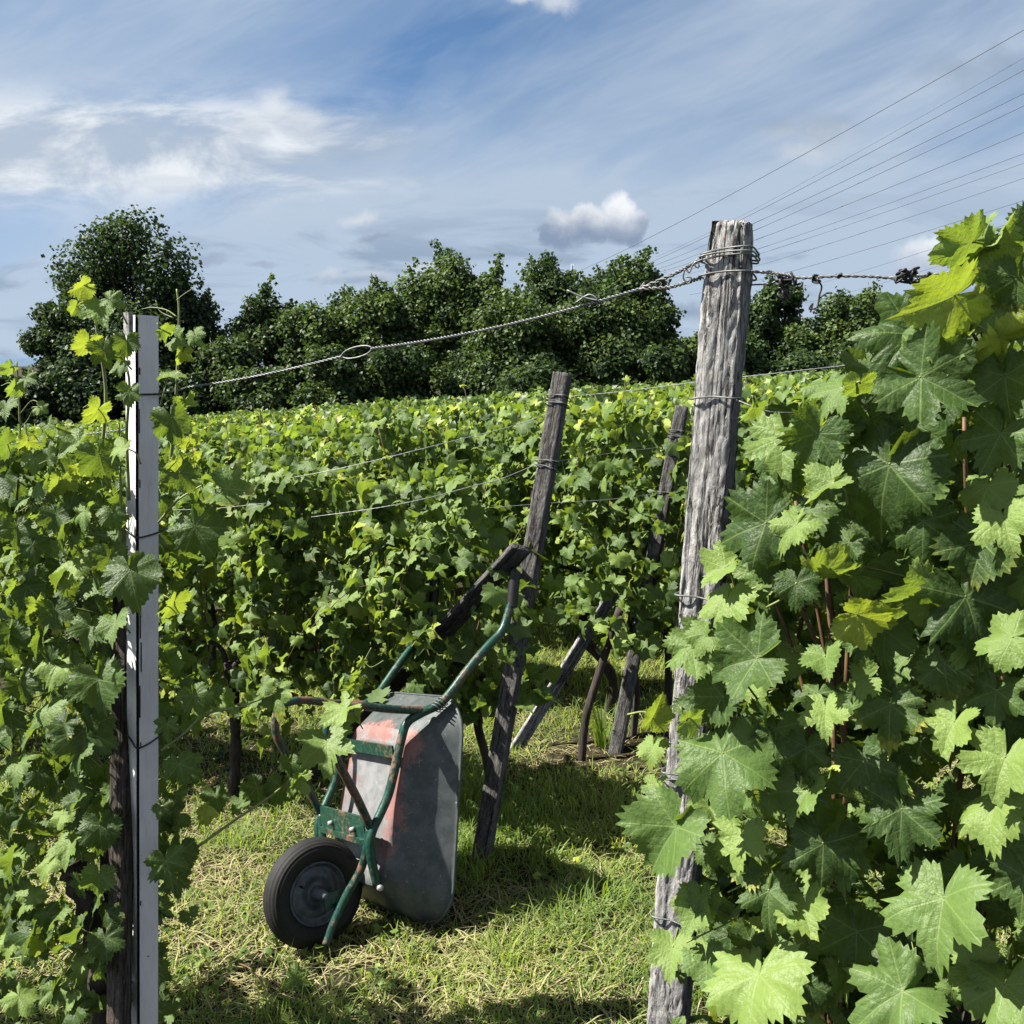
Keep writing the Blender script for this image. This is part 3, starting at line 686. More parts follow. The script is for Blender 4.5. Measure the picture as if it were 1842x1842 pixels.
# ------------------------------------------------------------------ posts
def wood_post(name, label, base, top, half, yaw, mat, nu=10, nz=80, amp=0.004, seed=0, cat='post', group=None, chew=0.0, loc=None):
    base = np.asarray(base, float); top = np.asarray(top, float); L_ = np.linalg.norm(top - base)
    zax = unit(top - base); xax = np.array([math.cos(yaw), math.sin(yaw), 0]); xax = unit(xax - zax * (xax @ zax)); yax = np.cross(zax, xax)
    hx, hy = half if isinstance(half, tuple) else (half, half)
    ring = []
    for s in range(4):
        for k in range(nu):
            u = -1 + 2 * k / nu
            ring.append([(u, -1), (1, u), (-u, 1), (-1, -u)][s])
    ring = np.array(ring); ex = np.sign(ring) * np.abs(ring) ** 1.0
    cl = 0.90 + 0.10 * (1 - (np.minimum(np.abs(ring[:, 0]), np.abs(ring[:, 1]))) ** 6); ring = ring * cl[:, None]
    V = []; m = len(ring); outn = unit(np.stack([np.sign(ring[:, 0]) * (np.abs(ring[:, 0]) > .85), np.sign(ring[:, 1]) * (np.abs(ring[:, 1]) > .85)], 1) + 1e-6)
    for i in range(nz + 1):
        z = L_ * i / nz
        for j, (u, v) in enumerate(ring):
            x, y = u * hx, v * hy
            n1 = mnoise.noise(Vector((x * 60 + seed, y * 60, z * 3.2))); n2 = mnoise.noise(Vector((x * 150 + seed, y * 150, z * 42))); n3 = mnoise.noise(Vector((x * 14, y * 14 + seed, z * 5)))
            dsp = amp * (0.7 * min(0, n1) * 1.6 + .55 * n2 + .5 * n3)
            if chew: dsp -= chew * max(0, (z / L_ - 0.955) / 0.045) ** 2 * (0.5 + 0.9 * abs(n1))
            zz = z
            if i == nz: zz += amp * 2.2 * n1 - chew * 0.3 * abs(n3)
            V.append((x + outn[j][0] * dsp, y + outn[j][1] * dsp, zz))
    Fs = [(i * m + j, i * m + (j + 1) % m, (i + 1) * m + (j + 1) % m, (i + 1) * m + j) for i in range(nz) for j in range(m)]
    # closed top: shrink towards the middle
    o_ = nz * m; lv = len(V)
    for j in range(m): V.append((V[o_ + j][0] * .55, V[o_ + j][1] * .55, V[o_ + j][2] + amp * rnd.uniform(-.8, 1.2)))
    V.append((0, 0, L_)); c_ = len(V) - 1
    for j in range(m):
        Fs += [(o_ + j, o_ + (j + 1) % m, lv + (j + 1) % m, lv + j), (lv + j, lv + (j + 1) % m, c_)]
    o = mesh_obj(name, V, Fs, mat, smooth=True)
    from mathutils import Matrix
    M = Matrix(((xax[0], yax[0], zax[0], base[0]), (xax[1], yax[1], zax[1], base[1]), (xax[2], yax[2], zax[2], base[2]), (0, 0, 0, 1)))
    o.matrix_world = M
    return tag(o, label, cat, group), (base, zax, xax, yax, L_, hx, hy)
def down_to_ground(p, q):
    """carry the line q->p on down until it is 0.3 m in the ground"""
    d = unit(p - q); r = p.copy()
    while r[2] > float(ground_z(r[0], r[1])) - 0.3: r = r + d * 0.02
    return r
YAW = math.atan2(RD[1], RD[0])
p_top = on_row(1317, 402, C1); p_bot = down_to_ground(on_row(1201, 1842, C1), p_top)
post1, P1 = wood_post('vineyard_post', 'tall weathered grey wooden post with wires wound round its top', p_bot, p_top, (0.0365, 0.033), YAW, M_POST, 26, 330, 0.0046, 3, chew=0.010)
w_t = at(2.3 * 0 + 1012, 672, 4.2); w_b = down_to_ground(at(868, 1535, 4.15), w_t)
post2, P2_ = wood_post('leaning_post', 'dark square post leaning right behind the wheelbarrow handles', w_b, w_t, 0.037, R(-18), M_POST_DARK, 10, 130, 0.003, 9, chew=0.003)
q_t = at(1227, 732, 5.35); q_b = down_to_ground(at(1110, 1340, 5.3), q_t)
post3, P3_ = wood_post('leaning_post', 'dark leaning post close to the left of the tall grey post', q_b, q_t, 0.036, R(-14), M_POST_DARK, 10, 120, 0.003, 15, chew=0.002)
wood_post('brace_board', 'grey diagonal brace board running down from the post behind the barrow', down_to_ground(at(690, 1255, 4.55), at(800, 1138, 4.14)), at(938, 985, 3.86), (0.046, 0.014), R(12), M_POST_DARK, 8, 60, 0.002, 21, 'brace')
wood_post('brace_board', 'pale worn brace board slanting through the grass beside the thin vine trunks', down_to_ground(at(958, 1300, 5.42), at(1052, 1150, 5.36)), at(1120, 1040, 5.34), (0.036, 0.014), R(14), M_POST, 8, 60, 0.002, 25, 'brace')
s_t = at(227, 1010, 2.46); s_b = down_to_ground(at(213, 1842, 2.46), s_t)
wood_post('wooden_stake', 'thin brown wooden stake tied behind the white painted post', s_b, s_t, 0.0235, R(-20), M_STAKE, 8, 90, 0.002, 31, 'stake')
for px, py, d, lab in [(1467, 925, 6.9, 'grey post end glimpsed between the big vine leaves'), (745, 772, 9.9, 'small grey post top standing in the far vine rows'), (368, 815, 8.4, 'small grey post top right of the white painted post')]:
    tp = at(px, py, d); wood_post('row_post', lab, (tp[0] - .06, tp[1], float(ground_z(tp[0], tp[1])) - .2), tp, 0.035, R(10), M_POST_DARK, 6, 24, 0.002, int(px), group=None)

def white_post():
    tp = at(256, 566, 2.3); yaw = R(47); g0 = float(ground_z(tp[0], 2.25)) - 0.3; H = tp[2] - g0
    n_l = np.array([-math.cos(yaw), -math.sin(yaw), 0]); n_f = np.array([math.sin(yaw), -math.cos(yaw), 0])
    rb_ = cray(258, 1842); bt = CAM + rb_ * ((tp[1] - CAM[1]) / rb_[1]); bt = tp + (bt - tp) * ((tp[2] - g0) / (tp[2] - bt[2])); lean = (bt - tp); lean = lean / -lean[2]
    lean[1] *= 0.15
    root = empty('painted_post', 'white painted square post with a black seam at the left vines', 'post', (tp[0] + lean[0] * H, tp[1] + lean[1] * H, g0))
    from mathutils import Matrix
    sk = Vector((-lean[0], -lean[1], 1)); root.rotation_euler = sk.to_track_quat('Z', 'Y').to_matrix().to_euler() if False else Vector((0, 0, 1)).rotation_difference(sk.normalized()).to_euler()
    h = 0.0262; cdr = n_l * h + n_f * h                       # the edge between the two faces in view, with the open seam
    # profile with the seam as a real groove
    prof = [n_f * h - n_l * h, n_f * h + n_l * (h - .0035), n_f * (h - .009) + n_l * (h - .0035), n_f * (h - .009) + n_l * (h - .0005), n_f * (h - .001) + n_l * (h + .0015) - n_f * .004,
            n_l * (h + .0015) - n_f * h, -n_f * h - n_l * h]
    nz = 60; V = []; m = len(prof)
    for i in range(nz + 1):
        z = H * i / nz; jx = 0.0006 * mnoise.noise(Vector((0, 0, z * 9)))
        for p in prof:
            V.append((p[0] + jx, p[1], z + (0.004 * mnoise.noise(Vector((p[0] * 90, p[1] * 90, 1.5))) if i == nz else 0)))
    Fs = [(i * m + j, i * m + (j + 1) % m, (i + 1) * m + (j + 1) % m, (i + 1) * m + j) for i in range(nz) for j in range(m)] + [tuple(range(nz * m, nz * m + m))]
    mi = [1 if (j in (1, 2, 3)) else 0 for i in range(nz) for j in range(m)] + [1]
    mesh_obj('post_body', V, Fs, [M_WHITE, M_SOILMARK], root, False, mi)
    # chipped bare spots along the seam, thin flakes lying on the paint
    ch = Geo()
    for z, l, w in [(0.86, .03, .0018), (0.845, .01, .002), (0.765, .012, .002), (0.60, .035, .0016), (0.555, .05, .0025), (0.50, .045, .0022), (0.43, .05, .0024), (0.93, .01, .003), (.36, .01, .002), (.1, .008, .002)]:
        zc_ = H * (0.35 + 0.70 * z * 0.92); c = n_f * (h + .0006) + n_l * (h * rnd.uniform(.66, .84)) + np.array([0, 0, zc_])
        ch.box(c, (n_l, n_f, np.array([0, 0, 1])), (w * .6, .0006, l * .8))
    ch.obj('bare_spot', M_SOILMARK, root, False)
    # a splinter of the wooden core at the top left
    sp = Geo(); sp.box(n_l * (h + .004) - n_f * .008 + np.array([0, 0, H - .02]), (n_l, n_f, np.array([0, 0, 1])), (.004, .014, .026)); sp.obj('wood_splinter', M_POST, root, False)
    for py, sag in ((708, .002), (965, .012), (1366, .022)):
        z = at(256, py, 2.3)[2] - g0; loop = []
        e = h + .004
        for a_, b_2, dz in [(-1.0, 1.6, .004), (-1, 1, .0), (0, 1, -sag * .6), (1, 1, -sag * .8), (1, 0, -sag * .3), (1, -1, .006), (0, -1, .006), (-1, -1, .004), (-1, .98, .001)]:
            q = n_l * a_ * e + n_f * b_2 * e if abs(b_2) <= 1 else n_l * (-1.6) * e + n_f * e * .6
            loop.append(q + np.array([0, 0, z + dz + .004]))
        Geo().tube(spline(loop, 5), 0.0021, 6).obj('wire_tie', M_TIE, root)
    return tp
WT = white_post()

# ------------------------------------------------------------------ wires of the near row
def post_pt(P, u, v, z, out=0.003):
    b, za, xa, ya, L_, hx, hy = P; return b + za * z + xa * u * (hx + out) + ya * v * (hy + out)
def zl(py):                                  # length along the tall post for a picture height
    b, za = P1[0], P1[1]; p = on_row(1300, py, C1); return (p[2] - b[2]) / za[2]
def loop_round(P, zl_, zr_, zb_=None, out=0.003, bulge=0.0):
    zb_ = (zl_ + zr_) / 2 if zb_ is None else zb_
    return [post_pt(P, -1, 0.2, zl_ - .002, out), post_pt(P, -1, -1, zl_, out), post_pt(P, 0, -1, (zl_ + zr_) / 2 + .003, out), post_pt(P, 1, -1, zr_, out), post_pt(P, 1, .2, zr_ - bulge, out + bulge), post_pt(P, 1, 1, zr_ - .01, out), post_pt(P, 0, 1, zb_, out), post_pt(P, -1, 1, zl_, out)]
def helix(a, b, n_turn, r, k=2, sag=0.0, wire=0.0016, pts=None):
    g = Geo(); path = np.linspace(a, b, max(40, int(n_turn * 8))) if pts is None else pts
    m = len(path); u = np.linspace(0, 1, m); path = path.copy(); path[:, 2] -= sag * 4 * u * (1 - u)
    T = unit(np.gradient(path, axis=0)); N = unit(np.cross(T, [0, 0, 1.0])); B = np.cross(T, N)
    for s in range(k):
        ph = 2 * math.pi * (u * n_turn + s / k); g.tube(path + r * (np.cos(ph)[:, None] * N + np.sin(ph)[:, None] * B), wire, 5)
    return g
def knot(c, r, n, wire, seed):
    q = random.Random(seed); pts = []
    for i in range(n):
        pts.append(np.asarray(c) + np.array([q.uniform(-1, 1) * r[0], q.uniform(-1, 1) * r[1], q.uniform(-1, 1) * r[2]]))
    return Geo().tube(spline(pts, 6), wire, 5)
# main cable: from the tall post down to the white post, twisted, with an eye where two lengths join
ca = on_row(1268, 508, C1 - .035); cm = on_row(1150, 520, C1 - .03); ce1 = on_row(668, 627, C1); ce2 = on_row(616, 640, C1); cb = at(338, 696, 2.38); cw = at(286, 706, 2.31)
root = empty('steel_cable', 'twisted steel cable with a long eye between the grey post and white post', 'cable', cm)
o_ = np.asarray(cm)
helix(cm, ce1, 37, 0.0018, 2, 0.012, 0.0017).obj('strand', M_WIRE, root, org=o_)
helix(ce2, cb, 21, 0.0015, 2, 0.006, 0.0015).obj('strand', M_WIRE, root, org=o_)
Geo().tube(spline([cb, cb * .6 + cw * .4 + [0, 0, -.004], cw], 6), 0.0022, 6).obj('tail', M_WIRE_OLD, root, org=o_)
ax = unit(ce1 - ce2); upv = unit(np.cross(np.cross(ax, [0, 0, 1.0]), ax)); cc = (ce1 + ce2) / 2; hl = np.linalg.norm(ce1 - ce2) / 2
Geo().tube(spline([cc + ax * hl * math.cos(a) * 1.05 + upv * 0.0105 * math.sin(a) * (1 if abs(math.cos(a)) < .9 else .8) for a in np.linspace(0, 2 * math.pi, 17)], 4), 0.0018, 6).obj('eye', M_WIRE, root, org=o_)
# the two ends that open out towards the tall post
upw = spline([cm, on_row(1210, 494, C1 - .036), on_row(1240, 478, C1 - .038), post_pt(P1, -1, -.6, zl(468), .003)], 8)
dnw = spline([cm, on_row(1200, 517, C1 - .036), on_row(1235, 508, C1 - .038), post_pt(P1, -1, -.6, zl(502), .003)], 8)
helix(None, None, 7, .0026, 2, 0, .0017, upw).obj('split_end', M_WIRE_OLD, root, org=o_)
helix(None, None, 7, .0026, 2, 0, .0017, dnw).obj('split_end', M_WIRE_OLD, root, org=o_)
k_ = Geo()
k_.tube(spline([on_row(x, y, C1 - .04) for x, y in ((1265, 466), (1248, 474), (1240, 490), (1233, 484), (1229, 500), (1238, 510), (1243, 500), (1234, 498))], 6), .0015, 5)
k_.tube(spline([on_row(x, y, C1 - .04) for x, y in ((1258, 480), (1254, 466), (1250, 478), (1257, 482))], 6), .0014, 5)
k_.tube(spline([on_row(x, y, C1 - .03) for x, y in ((1020, 522), (1048, 534), (1075, 540), (1060, 530), (1035, 545))], 6), .0018, 5)
k_.tube(spline([on_row(x, y, C1 - .03) for x, y in ((1150, 520), (1160, 508), (1152, 526), (1166, 512), (1180, 520))], 6), .0016, 5)
k_.objs('loose_end', M_WIRE, root, o_)
for zl0, zr0, out in ((462, 447, .003), (466, 455, .0045), (473, 460, .003), (500, 490, .003)):
    lp = loop_round(P1, zl(zl0), zl(zr0), None, out, 0.004 if zl0 < 490 else 0)
    Geo().tube(spline(lp + [lp[0]], 5), .0017, 6).obj('winding', M_WIRE, root, org=o_)
# wire to the right of the tall post with old knots
pr0 = post_pt(P1, 1, -.7, zl(490), .003)
wr = [pr0] + [on_row(x, y, C1 - .02) for x, y in ((1385, 491), (1412, 494), (1440, 500), (1500, 497), (1560, 497), (1610, 500), (1655, 496), (1700, 492), (1745, 486), (1842, 474), (1960, 458))]
root = empty('trellis_wire', 'top wire with rusty knots running right from the grey post into leaves', 'wire', wr[3]); o_ = wr[3]
helix(None, None, 22, .0017, 2, 0, .0014, spline(wr, 9)).obj('strand', M_WIRE_OLD, root, org=o_)
Geo().tube(spline([post_pt(P1, 1, 0, zl(512), .003), on_row(1385, 510, C1 - .02), on_row(1400, 500, C1 - .02), on_row(1388, 488, C1 - .02), on_row(1375, 490, C1 - .02)], 7), .0014, 5).obj('strand', M_WIRE_OLD, root, org=o_)
for (px, py, rx, rz, n, sd) in [(1413, 502, .016, .012, 16, 1), (1410, 525, .010, .012, 12, 2), (1632, 496, .018, .012, 22, 3), (1668, 500, .022, .009, 14, 4), (1469, 502, .006, .006, 8, 5), (1509, 497, .004, .006, 7, 6), (1435, 512, .006, .008, 7, 8)]:
    knot(on_row(px, py, C1 - .02), (rx, .008, rz), int(n * 1.4), .0020, sd).obj('wire_knot', M_TIE, root, org=o_)
Geo().tube(spline([on_row(x, y, C1 - .02) for x, y in ((1469, 503), (1478, 515), (1474, 532), (1470, 552), (1456, 556), (1462, 546), (1458, 562))], 6), .0015, 5).tube(spline([on_row(x, y, C1 - .02) for x, y in ((1474, 536), (1486, 528), (1497, 527))], 5), .0015, 5).obj('hanging_end', M_TIE, root, org=o_)
Geo().tube(spline([on_row(x, y, C1 - .02) for x, y in ((1411, 530), (1409, 538), (1408, 546))], 5), .002, 5).obj('hanging_end', M_TIE, root, org=o_)
# second wire of the near row: once round the post and off to the right
root = empty('trellis_wire', 'second wire of the near row, looped once round the tall grey post', 'wire', post_pt(P1, 0, -1, zl(716))); o_ = post_pt(P1, 0, -1, zl(716))
lp = loop_round(P1, zl(719), zl(713)); Geo().tube(spline(lp + [lp[0]], 5), .0016, 6).obj('winding', M_WIRE, root, org=o_)
Geo().tube(spline([post_pt(P1, 1, -.9, zl(716)), on_row(1365, 735, C1 - .05), on_row(1395, 742, C1 - .05), on_row(1450, 742, C1 - .03), on_row(1560, 740, C1), on_row(1700, 738, C1), on_row(1900, 730, C1)], 6), .0015, 5).obj('strand', M_WIRE_OLD, root, org=o_)
Geo().tube(spline([on_row(x, y, C1 - .06) for x, y in ((1395, 740), (1404, 760), (1408, 780), (1398, 800), (1390, 815))], 6), .0013, 5).obj('hanging_end', M_TIE, root, org=o_)
for py, lab in ((1072, 'short bent wire tie stuck in the middle of the grey post'), (1395, 'doubled wire tie low on the grey post behind the vine leaves'), (1660, 'lowest wire tie round the grey post near the picture foot')):
    lp = loop_round(P1, zl(py), zl(py + 2), None, .003)
    g = Geo().tube(spline(lp + [lp[0]], 5), .0017, 6)
    if py == 1395:
        lp = loop_round(P1, zl(py + 12), zl(py + 4), None, .004); g.tube(spline(lp + [lp[0]], 5), .0016, 6)
    tag(g.obj('wire_tie', M_WIRE, None, org=(0, 0, 0)), lab, 'wire tie')
# wires of the left part of the near row
for py0, py1, lab in ((792, 772, 'pale top wire among the left vines'), (1240, 1225, 'lower wire hidden deep in the left vines')):
    a = on_row(-120, py0, C1 + .05); b = on_row(228, py1, C1 + .05)
    tag(helix(a, b, 30, .0018, 2, .01, .0013).obj('trellis_wire', M_WIRE), lab, 'wire')

# wires of the row behind
def wire_pts(pts, r, mat, lab, twist=True):
    P = spline([at(*p) for p in pts], 10); o = P[0]
    g = helix(None, None, 5 * len(P) / 10, r * .9, 2, 0, r * .8, P) if twist else Geo().tube(P, r, 5)
    e = g.obj('trellis_wire', mat); return tag(e, lab, 'wire')
d2 = 4.12
wire_pts([(1028, 713, d2), (1130, 703, 4.1), (1256, 687, 4.05), (1400, 671, 3.9), (1540, 655, 3.8), (1660, 640, 3.7)], .0016, M_WIRE_PALE, 'pale wire running right from the leaning post past the grey post')
wire_pts([(990, 742, d2), (920, 767, 4.10), (800, 797, 4.08), (700, 822, 4.08), (600, 845, 4.1), (520, 860, 4.15)], .0014, M_WIRE_PALE, 'upper sagging wire running left from the leaning dark post')
wire_pts([(965, 835, d2), (900, 862, 4.10), (860, 872, 4.1), (760, 898, 4.08), (670, 915, 4.08), (560, 930, 4.15)], .0014, M_WIRE_PALE, 'middle sagging wire running left from the leaning dark post')
wire_pts([(1000, 830, d2), (1100, 815, 4.9), (1200, 803, 5.2)], .0011, M_WIRE_PALE, 'thin wire from the leaning dark post across the second row', False)
wire_pts([(1195, 886, 5.2), (1100, 898, 4.95), (990, 905, 4.8), (860, 915, 4.7)], .0011, M_WIRE_PALE, 'thin lower wire crossing the second row of vines', False)
wire_pts([(480, 905, 4.3), (380, 915, 4.4), (280, 918, 4.5)], .0011, M_WIRE_PALE, 'thin wire end right of the white painted post', False)
for P, py, n_, lab in ((P2_, 716, 3, 'wire bound round the top of the leaning post behind the barrow'), (P2_, 832, 2, 'wire tie halfway down the leaning post behind the barrow'), (P3_, 778, 3, 'wire bound round the top of the post beside the grey post'), (P3_, 888, 1, 'single wire tie halfway down the post beside the grey post')):
    b, za = P[0], P[1]; zz = (at(1000, py, 4.2 if P is P2_ else 5.35)[2] - b[2]) / za[2]; g = Geo()
    for k in range(n_):
        lp = loop_round(P, zz - k * .016, zz - k * .016 + .008 * (-1) ** k, None, .004); g.tube(spline(lp + [lp[0]], 4), .0024, 5)
    tag(g.obj('wire_tie', M_WIRE), lab, 'wire tie')

# ------------------------------------------------------------------ power line and its far pylon
def pylon():
    b = at(1028, 700, 420); zt = at(1028, 478, 420)[2]; g = Geo(); zb = -8
    root = empty('pylon', 'thin lattice power pylon showing just above the middle trees', 'pylon', (b[0], b[1], zb)); H = zt - zb
    leg = Geo()
    for sx in (-1, 1):
        for sy in (-1, 1):
            Geo().tube([(sx * 3.2, sy * 3.2, 0), (sx * .35, sy * .35, H)], .16, 5).obj('leg', M_PYLON, root)
    for k in range(12):
        u0, u1 = k / 12, (k + 1) / 12; w0, w1 = 3.2 - 2.85 * u0, 3.2 - 2.85 * u1
        for s in (-1, 1):
            g.tube([(-w0, s * w0, H * u0), (w1, s * w1, H * u1)], .08, 4); g.tube([(w0, s * w0, H * u0), (-w1, s * w1, H * u1)], .08, 4)
    g.obj('bracing', M_PYLON, root)
    for z, w in ((.70, 6.0), (.83, 4.5), (.93, 3.2)):
        Geo().tube([(-w, 0, H * z), (0, 0, H * z + .7), (w, 0, H * z)], .14, 5).obj('cross_arm', M_PYLON, root)
pylon()
LINES = [((1045, 486), (1842, 50), .052, 'topmost and thickest power line in the sky'), ((1180, 462), (1842, 100), .026, 'faint thin power line below the topmost one'),
         ((1135, 486), (1842, 122), .046, 'third power line from the top, meeting the grey post top'), ((1150, 487), (1842, 164), .046, 'upper one of the close pair of power lines'),
         ((1160, 492), (1842, 186), .046, 'lower one of the close pair of power lines'), ((1175, 492), (1842, 234), .046, 'single power line just under the close pair'),
         ((1190, 497), (1842, 272), .040, 'upper one of the wide pair of power lines'), ((1200, 501), (1842, 289), .036, 'lower one of the wide pair of power lines'),
         ((1230, 510), (1842, 316), .036, 'second lowest of the full length power lines'), ((1240, 530), (1842, 356), .040, 'power line passing closest above the right-hand leaves'),
         ((1340, 540), (1842, 388), .030, 'low power line dipping behind the wire knots'), ((1400, 552), (1842, 424), .026, 'lowest faint power line just above the trees')]
for a, b, r_, lab in LINES:
    A = at(a[0], a[1], 330); B = at(b[0] + 150, b[1] - 0.0 + (b[1] - a[1]) / (b[0] - a[0]) * 150, 70)
    n = 30; u = np.linspace(0, 1, n)[:, None]; P = A + (B - A) * u; P[:, 2] -= (1.1 * 4 * u * (1 - u))[:, 0]
    tag(Geo().tube(P, np.linspace(r_ * 1.6, r_ * .62, n), 5).obj('power_line', M_LINE), lab, 'power line', 'overhead power lines')

# ------------------------------------------------------------------ wheelbarrow, stood on its nose
def wheelbarrow():
    phi, rho = R(40), R(12)
    D = np.array([-math.cos(phi), -math.sin(phi), 0]); L0 = np.array([-math.sin(phi), math.cos(phi), 0]); Zv = np.array([0, 0, 1.0])
    L = L0 * math.cos(rho) - Zv * math.sin(rho); U = L0 * math.sin(rho) + Zv * math.cos(rho)
    org = at(565, 1605, 3.57) - U * .19
    root = empty('wheelbarrow', 'old green wheelbarrow stood upright on its nose with underside showing', 'wheelbarrow', org)
    def w(s, u, l): return D * s + U * u + L * l
    ws = lambda pts, n=6: spline([w(*p) for p in pts], n)
    for sg in (-1, 1):
        g = lambda l: l * sg
        main = ws([(-.80, 1.0, g(.265)), (-.64, .89, g(.25)), (-.50, .782, g(.235)), (-.43, .760, g(.222)), (-.355, .735, g(.205)), (-.318, .675, g(.20)), (-.24, .50, g(.195)), (-.155, .385, g(.19)), (-.140, .31, g(.188)), (-.152, .20, g(.186))], 7)
        hd = np.vstack([ws([(-.872, 1.165, g(.275)), (-.845, 1.06, g(.272))], 6)[:-1], main])
        f_ = Geo().tube(spline(hd[::3], 3), .0165, 12).obj('frame_tube', M_GREEN, root)
        Geo().tube(ws([(-.892, 1.215, g(.278)), (-.885, 1.20, g(.277)), (-.858, 1.10, g(.273)), (-.852, 1.075, g(.2725))]), [.014] + [.0225] * 17 + [.0225], 12).obj('grip', M_GRIP, f_)
        lg = Geo().tube(ws([(-.44, .757, g(.215)), (-.29, .795, g(.21)), (-.16, .835, g(.205)), (-.08, .838, g(.203)), (-.035, .80, g(.20)), (-.028, .73, g(.20)), (-.062, .645, g(.198)), (-.115, .52, g(.19)), (-.158, .40, g(.182))], 7), .0155, 12)
        lg.obj('leg', M_LEG, root)
        Geo().tube(ws([(-.158, .405, g(.182)), (-.125, .27, g(.145)), (-.07, .185, g(.115)), (-.01, .10, g(.10)), (.030, .036, g(.098))], 8), .0150, 12).obj('fork', M_GREEN, root)
        # axle plate between fork and hub
        c = w(-.02, .15, g(.085)); Geo().box(w(-.03, .17, g(.080)), (D, U, L), (.035, .028, .003)).obj('axle_plate', M_GREEN, root, False)
        bb = Geo(); bb.tube([w(-.152, .195, g(.20)), w(-.152, .195, g(.212))], [.013, .010], 8); bb.obj('bolt', M_BOLT, root)
        wr_ = Geo(); 
        for k in range(4):
            c = w(-.497 + .012 * k, .78 - .006 * k, g(.235)); ax_ = unit(w(-.14, .11, g(.015)) - 0 * c); 
            p1 = unit(np.cross([-.8, .1, .6], L)); 
            wr_.tube([c + .021 * (math.cos(a) * L + math.sin(a) * unit(np.cross(L, D * -.8 + U * .6))) for a in np.linspace(0, 6.283, 13)], .0022, 5)
        if sg < 0: wr_.obj('wire_binding', M_WIRE_OLD, root)
    # cross members
    def bar(a, b, hw, th, mat, name):
        a, b = w(*a), w(*b); x = unit(b - a); n_ = unit(np.cross(x, U)); z_ = np.cross(n_, x)
        return Geo().box((a + b) / 2, (x, z_, n_), (np.linalg.norm(b - a) / 2, hw, th)).obj(name, mat, root, False)
    bar((-.285, .640, -.19), (-.285, .640, .19), .022, .004, M_GREEN, 'cross_bar')
    b1 = bar((-.152, .425, -.165), (-.152, .425, .165), .012, .005, M_GREEN, 'cross_bar')
    pl = bar((-.146, .385, -.16), (-.146, .385, .16), .030, .003, M_GREEN, 'fork_plate')
    bar((-.138, .352, -.165), (-.138, .352, .165), .010, .006, M_GREEN, 'cross_bar')
    for l in (-.09, .07):
        Geo().tube([w(-.142, .388, l), w(-.126, .388, l)], [.010, .009], 6).obj('bolt', M_BOLT, pl)
    # tray: floor, flared sides, rolled rim
    def rrect(cs, cu, hs, hl, r, n=7):
        pts = []
        for (a, b, st) in ((1, 1, 0), (-1, 1, 1), (-1, -1, 2), (1, -1, 3)):
            for k in range(n + 1):
                t_ = math.pi / 2 * (st + k / n); pts.append((a * (hs - r) + r * math.cos(t_), b * (hl - r) + r * math.sin(t_)))
        return pts
    fl0, fl1 = np.array([-.160, .185]), np.array([-.350, .700])      # floor from nose end to handle end (s, u)
    rm0, rm1 = np.array([-.352, -.010]), np.array([-.545, .785])
    layers = []
    for q, (e, hl_, r_) in enumerate([(0.0, .185, .07), (.04, .196, .08), (.5, .245, .11), (.97, .290, .13), (1.0, .297, .135), (1.02, .304, .14), (1.0, .308, .142), (.975, .305, .142)]):
        A = fl0 + (rm0 - fl0) * e; B = fl1 + (rm1 - fl1) * e
        if e <= 0.04: A = A + (B - A) * .0; 
        ax_ = (B - A); ln = np.linalg.norm(ax_); ax_ = ax_ / ln; mid = (A + B) / 2; lay = []
        for (x, l) in rrect(0, 0, ln / 2, hl_, r_):
            su = mid + ax_ * x
            if e > .3: su = su + np.array([.03, 0]) * max(0, (-x / (ln / 2) - .72)) * 3.0       # the pouring lip turns out at the nose
            lay.append(w(su[0], su[1], l))
        layers.append(lay)
    V = [p for lay in layers for p in lay]; m = len(layers[0]); Fs = []
    for i in range(len(layers) - 1):
        for j in range(m): Fs.append((i * m + j, (i + 1) * m + j, (i + 1) * m + (j + 1) % m, i * m + (j + 1) % m))
    # floor filled with rings towards the centre so that a bead can be pressed in
    c0 = np.mean(layers[0], axis=0); last = 0; dep = unit(np.cross(U, L)); dep = dep if dep @ D > 0 else -dep
    for sc, dz in ((.90, 0), (.84, .006), (.80, .006), (.76, 0), (.4, 0.002)):
        st = len(V); V += [c0 + (np.array(p) - c0) * sc + D * dz for p in layers[0]]
        Fs += [(last + j, last + (j + 1) % m, st + (j + 1) % m, st + j) for j in range(m)]; last = st
    V.append(c0 + D * .002); Fs += [(last + j, last + (j + 1) % m, len(V) - 1) for j in range(m)]
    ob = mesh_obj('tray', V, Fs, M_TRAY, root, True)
    pa = np.zeros(len(V))
    for i, p in enumerate(np.array(V)):
        s, u, l = p @ D, p @ U, p @ L
        rear = max(0, (u - .50) / .28) ; edge = 1 - min(1, abs(s - (-.16 - .37 * (u - .185))) / .10)
        pa[i] = .18 + .14 * rear + .27 * edge * (u > .25) + (.19 if abs(l) > .155 and edge > .5 else 0)
    ba = np.zeros(len(V)); ba[len(layers) * m:] = 1; ba[:m] = .8; a2 = ob.data.attributes.new('sunlit', 'FLOAT', 'POINT'); a2.data.foreach_set('value', ba.astype(np.float32))  # sunlit underside of the tray takes the paler colour
    at_ = ob.data.attributes.new('paint', 'FLOAT', 'POINT'); at_.data.foreach_set('value', pa.astype(np.float32))
    md = ob.modifiers.new('sheet', 'SOLIDIFY'); md.thickness = .004; md.offset = -1
    # wheel: tyre with ribs, pressed rim and hub
    wc = w(0, .19, 0); wh = bpy.data.objects.new('wheel', None); COL.objects.link(wh); wh.parent = root; wh.location = tuple(map(float, wc))
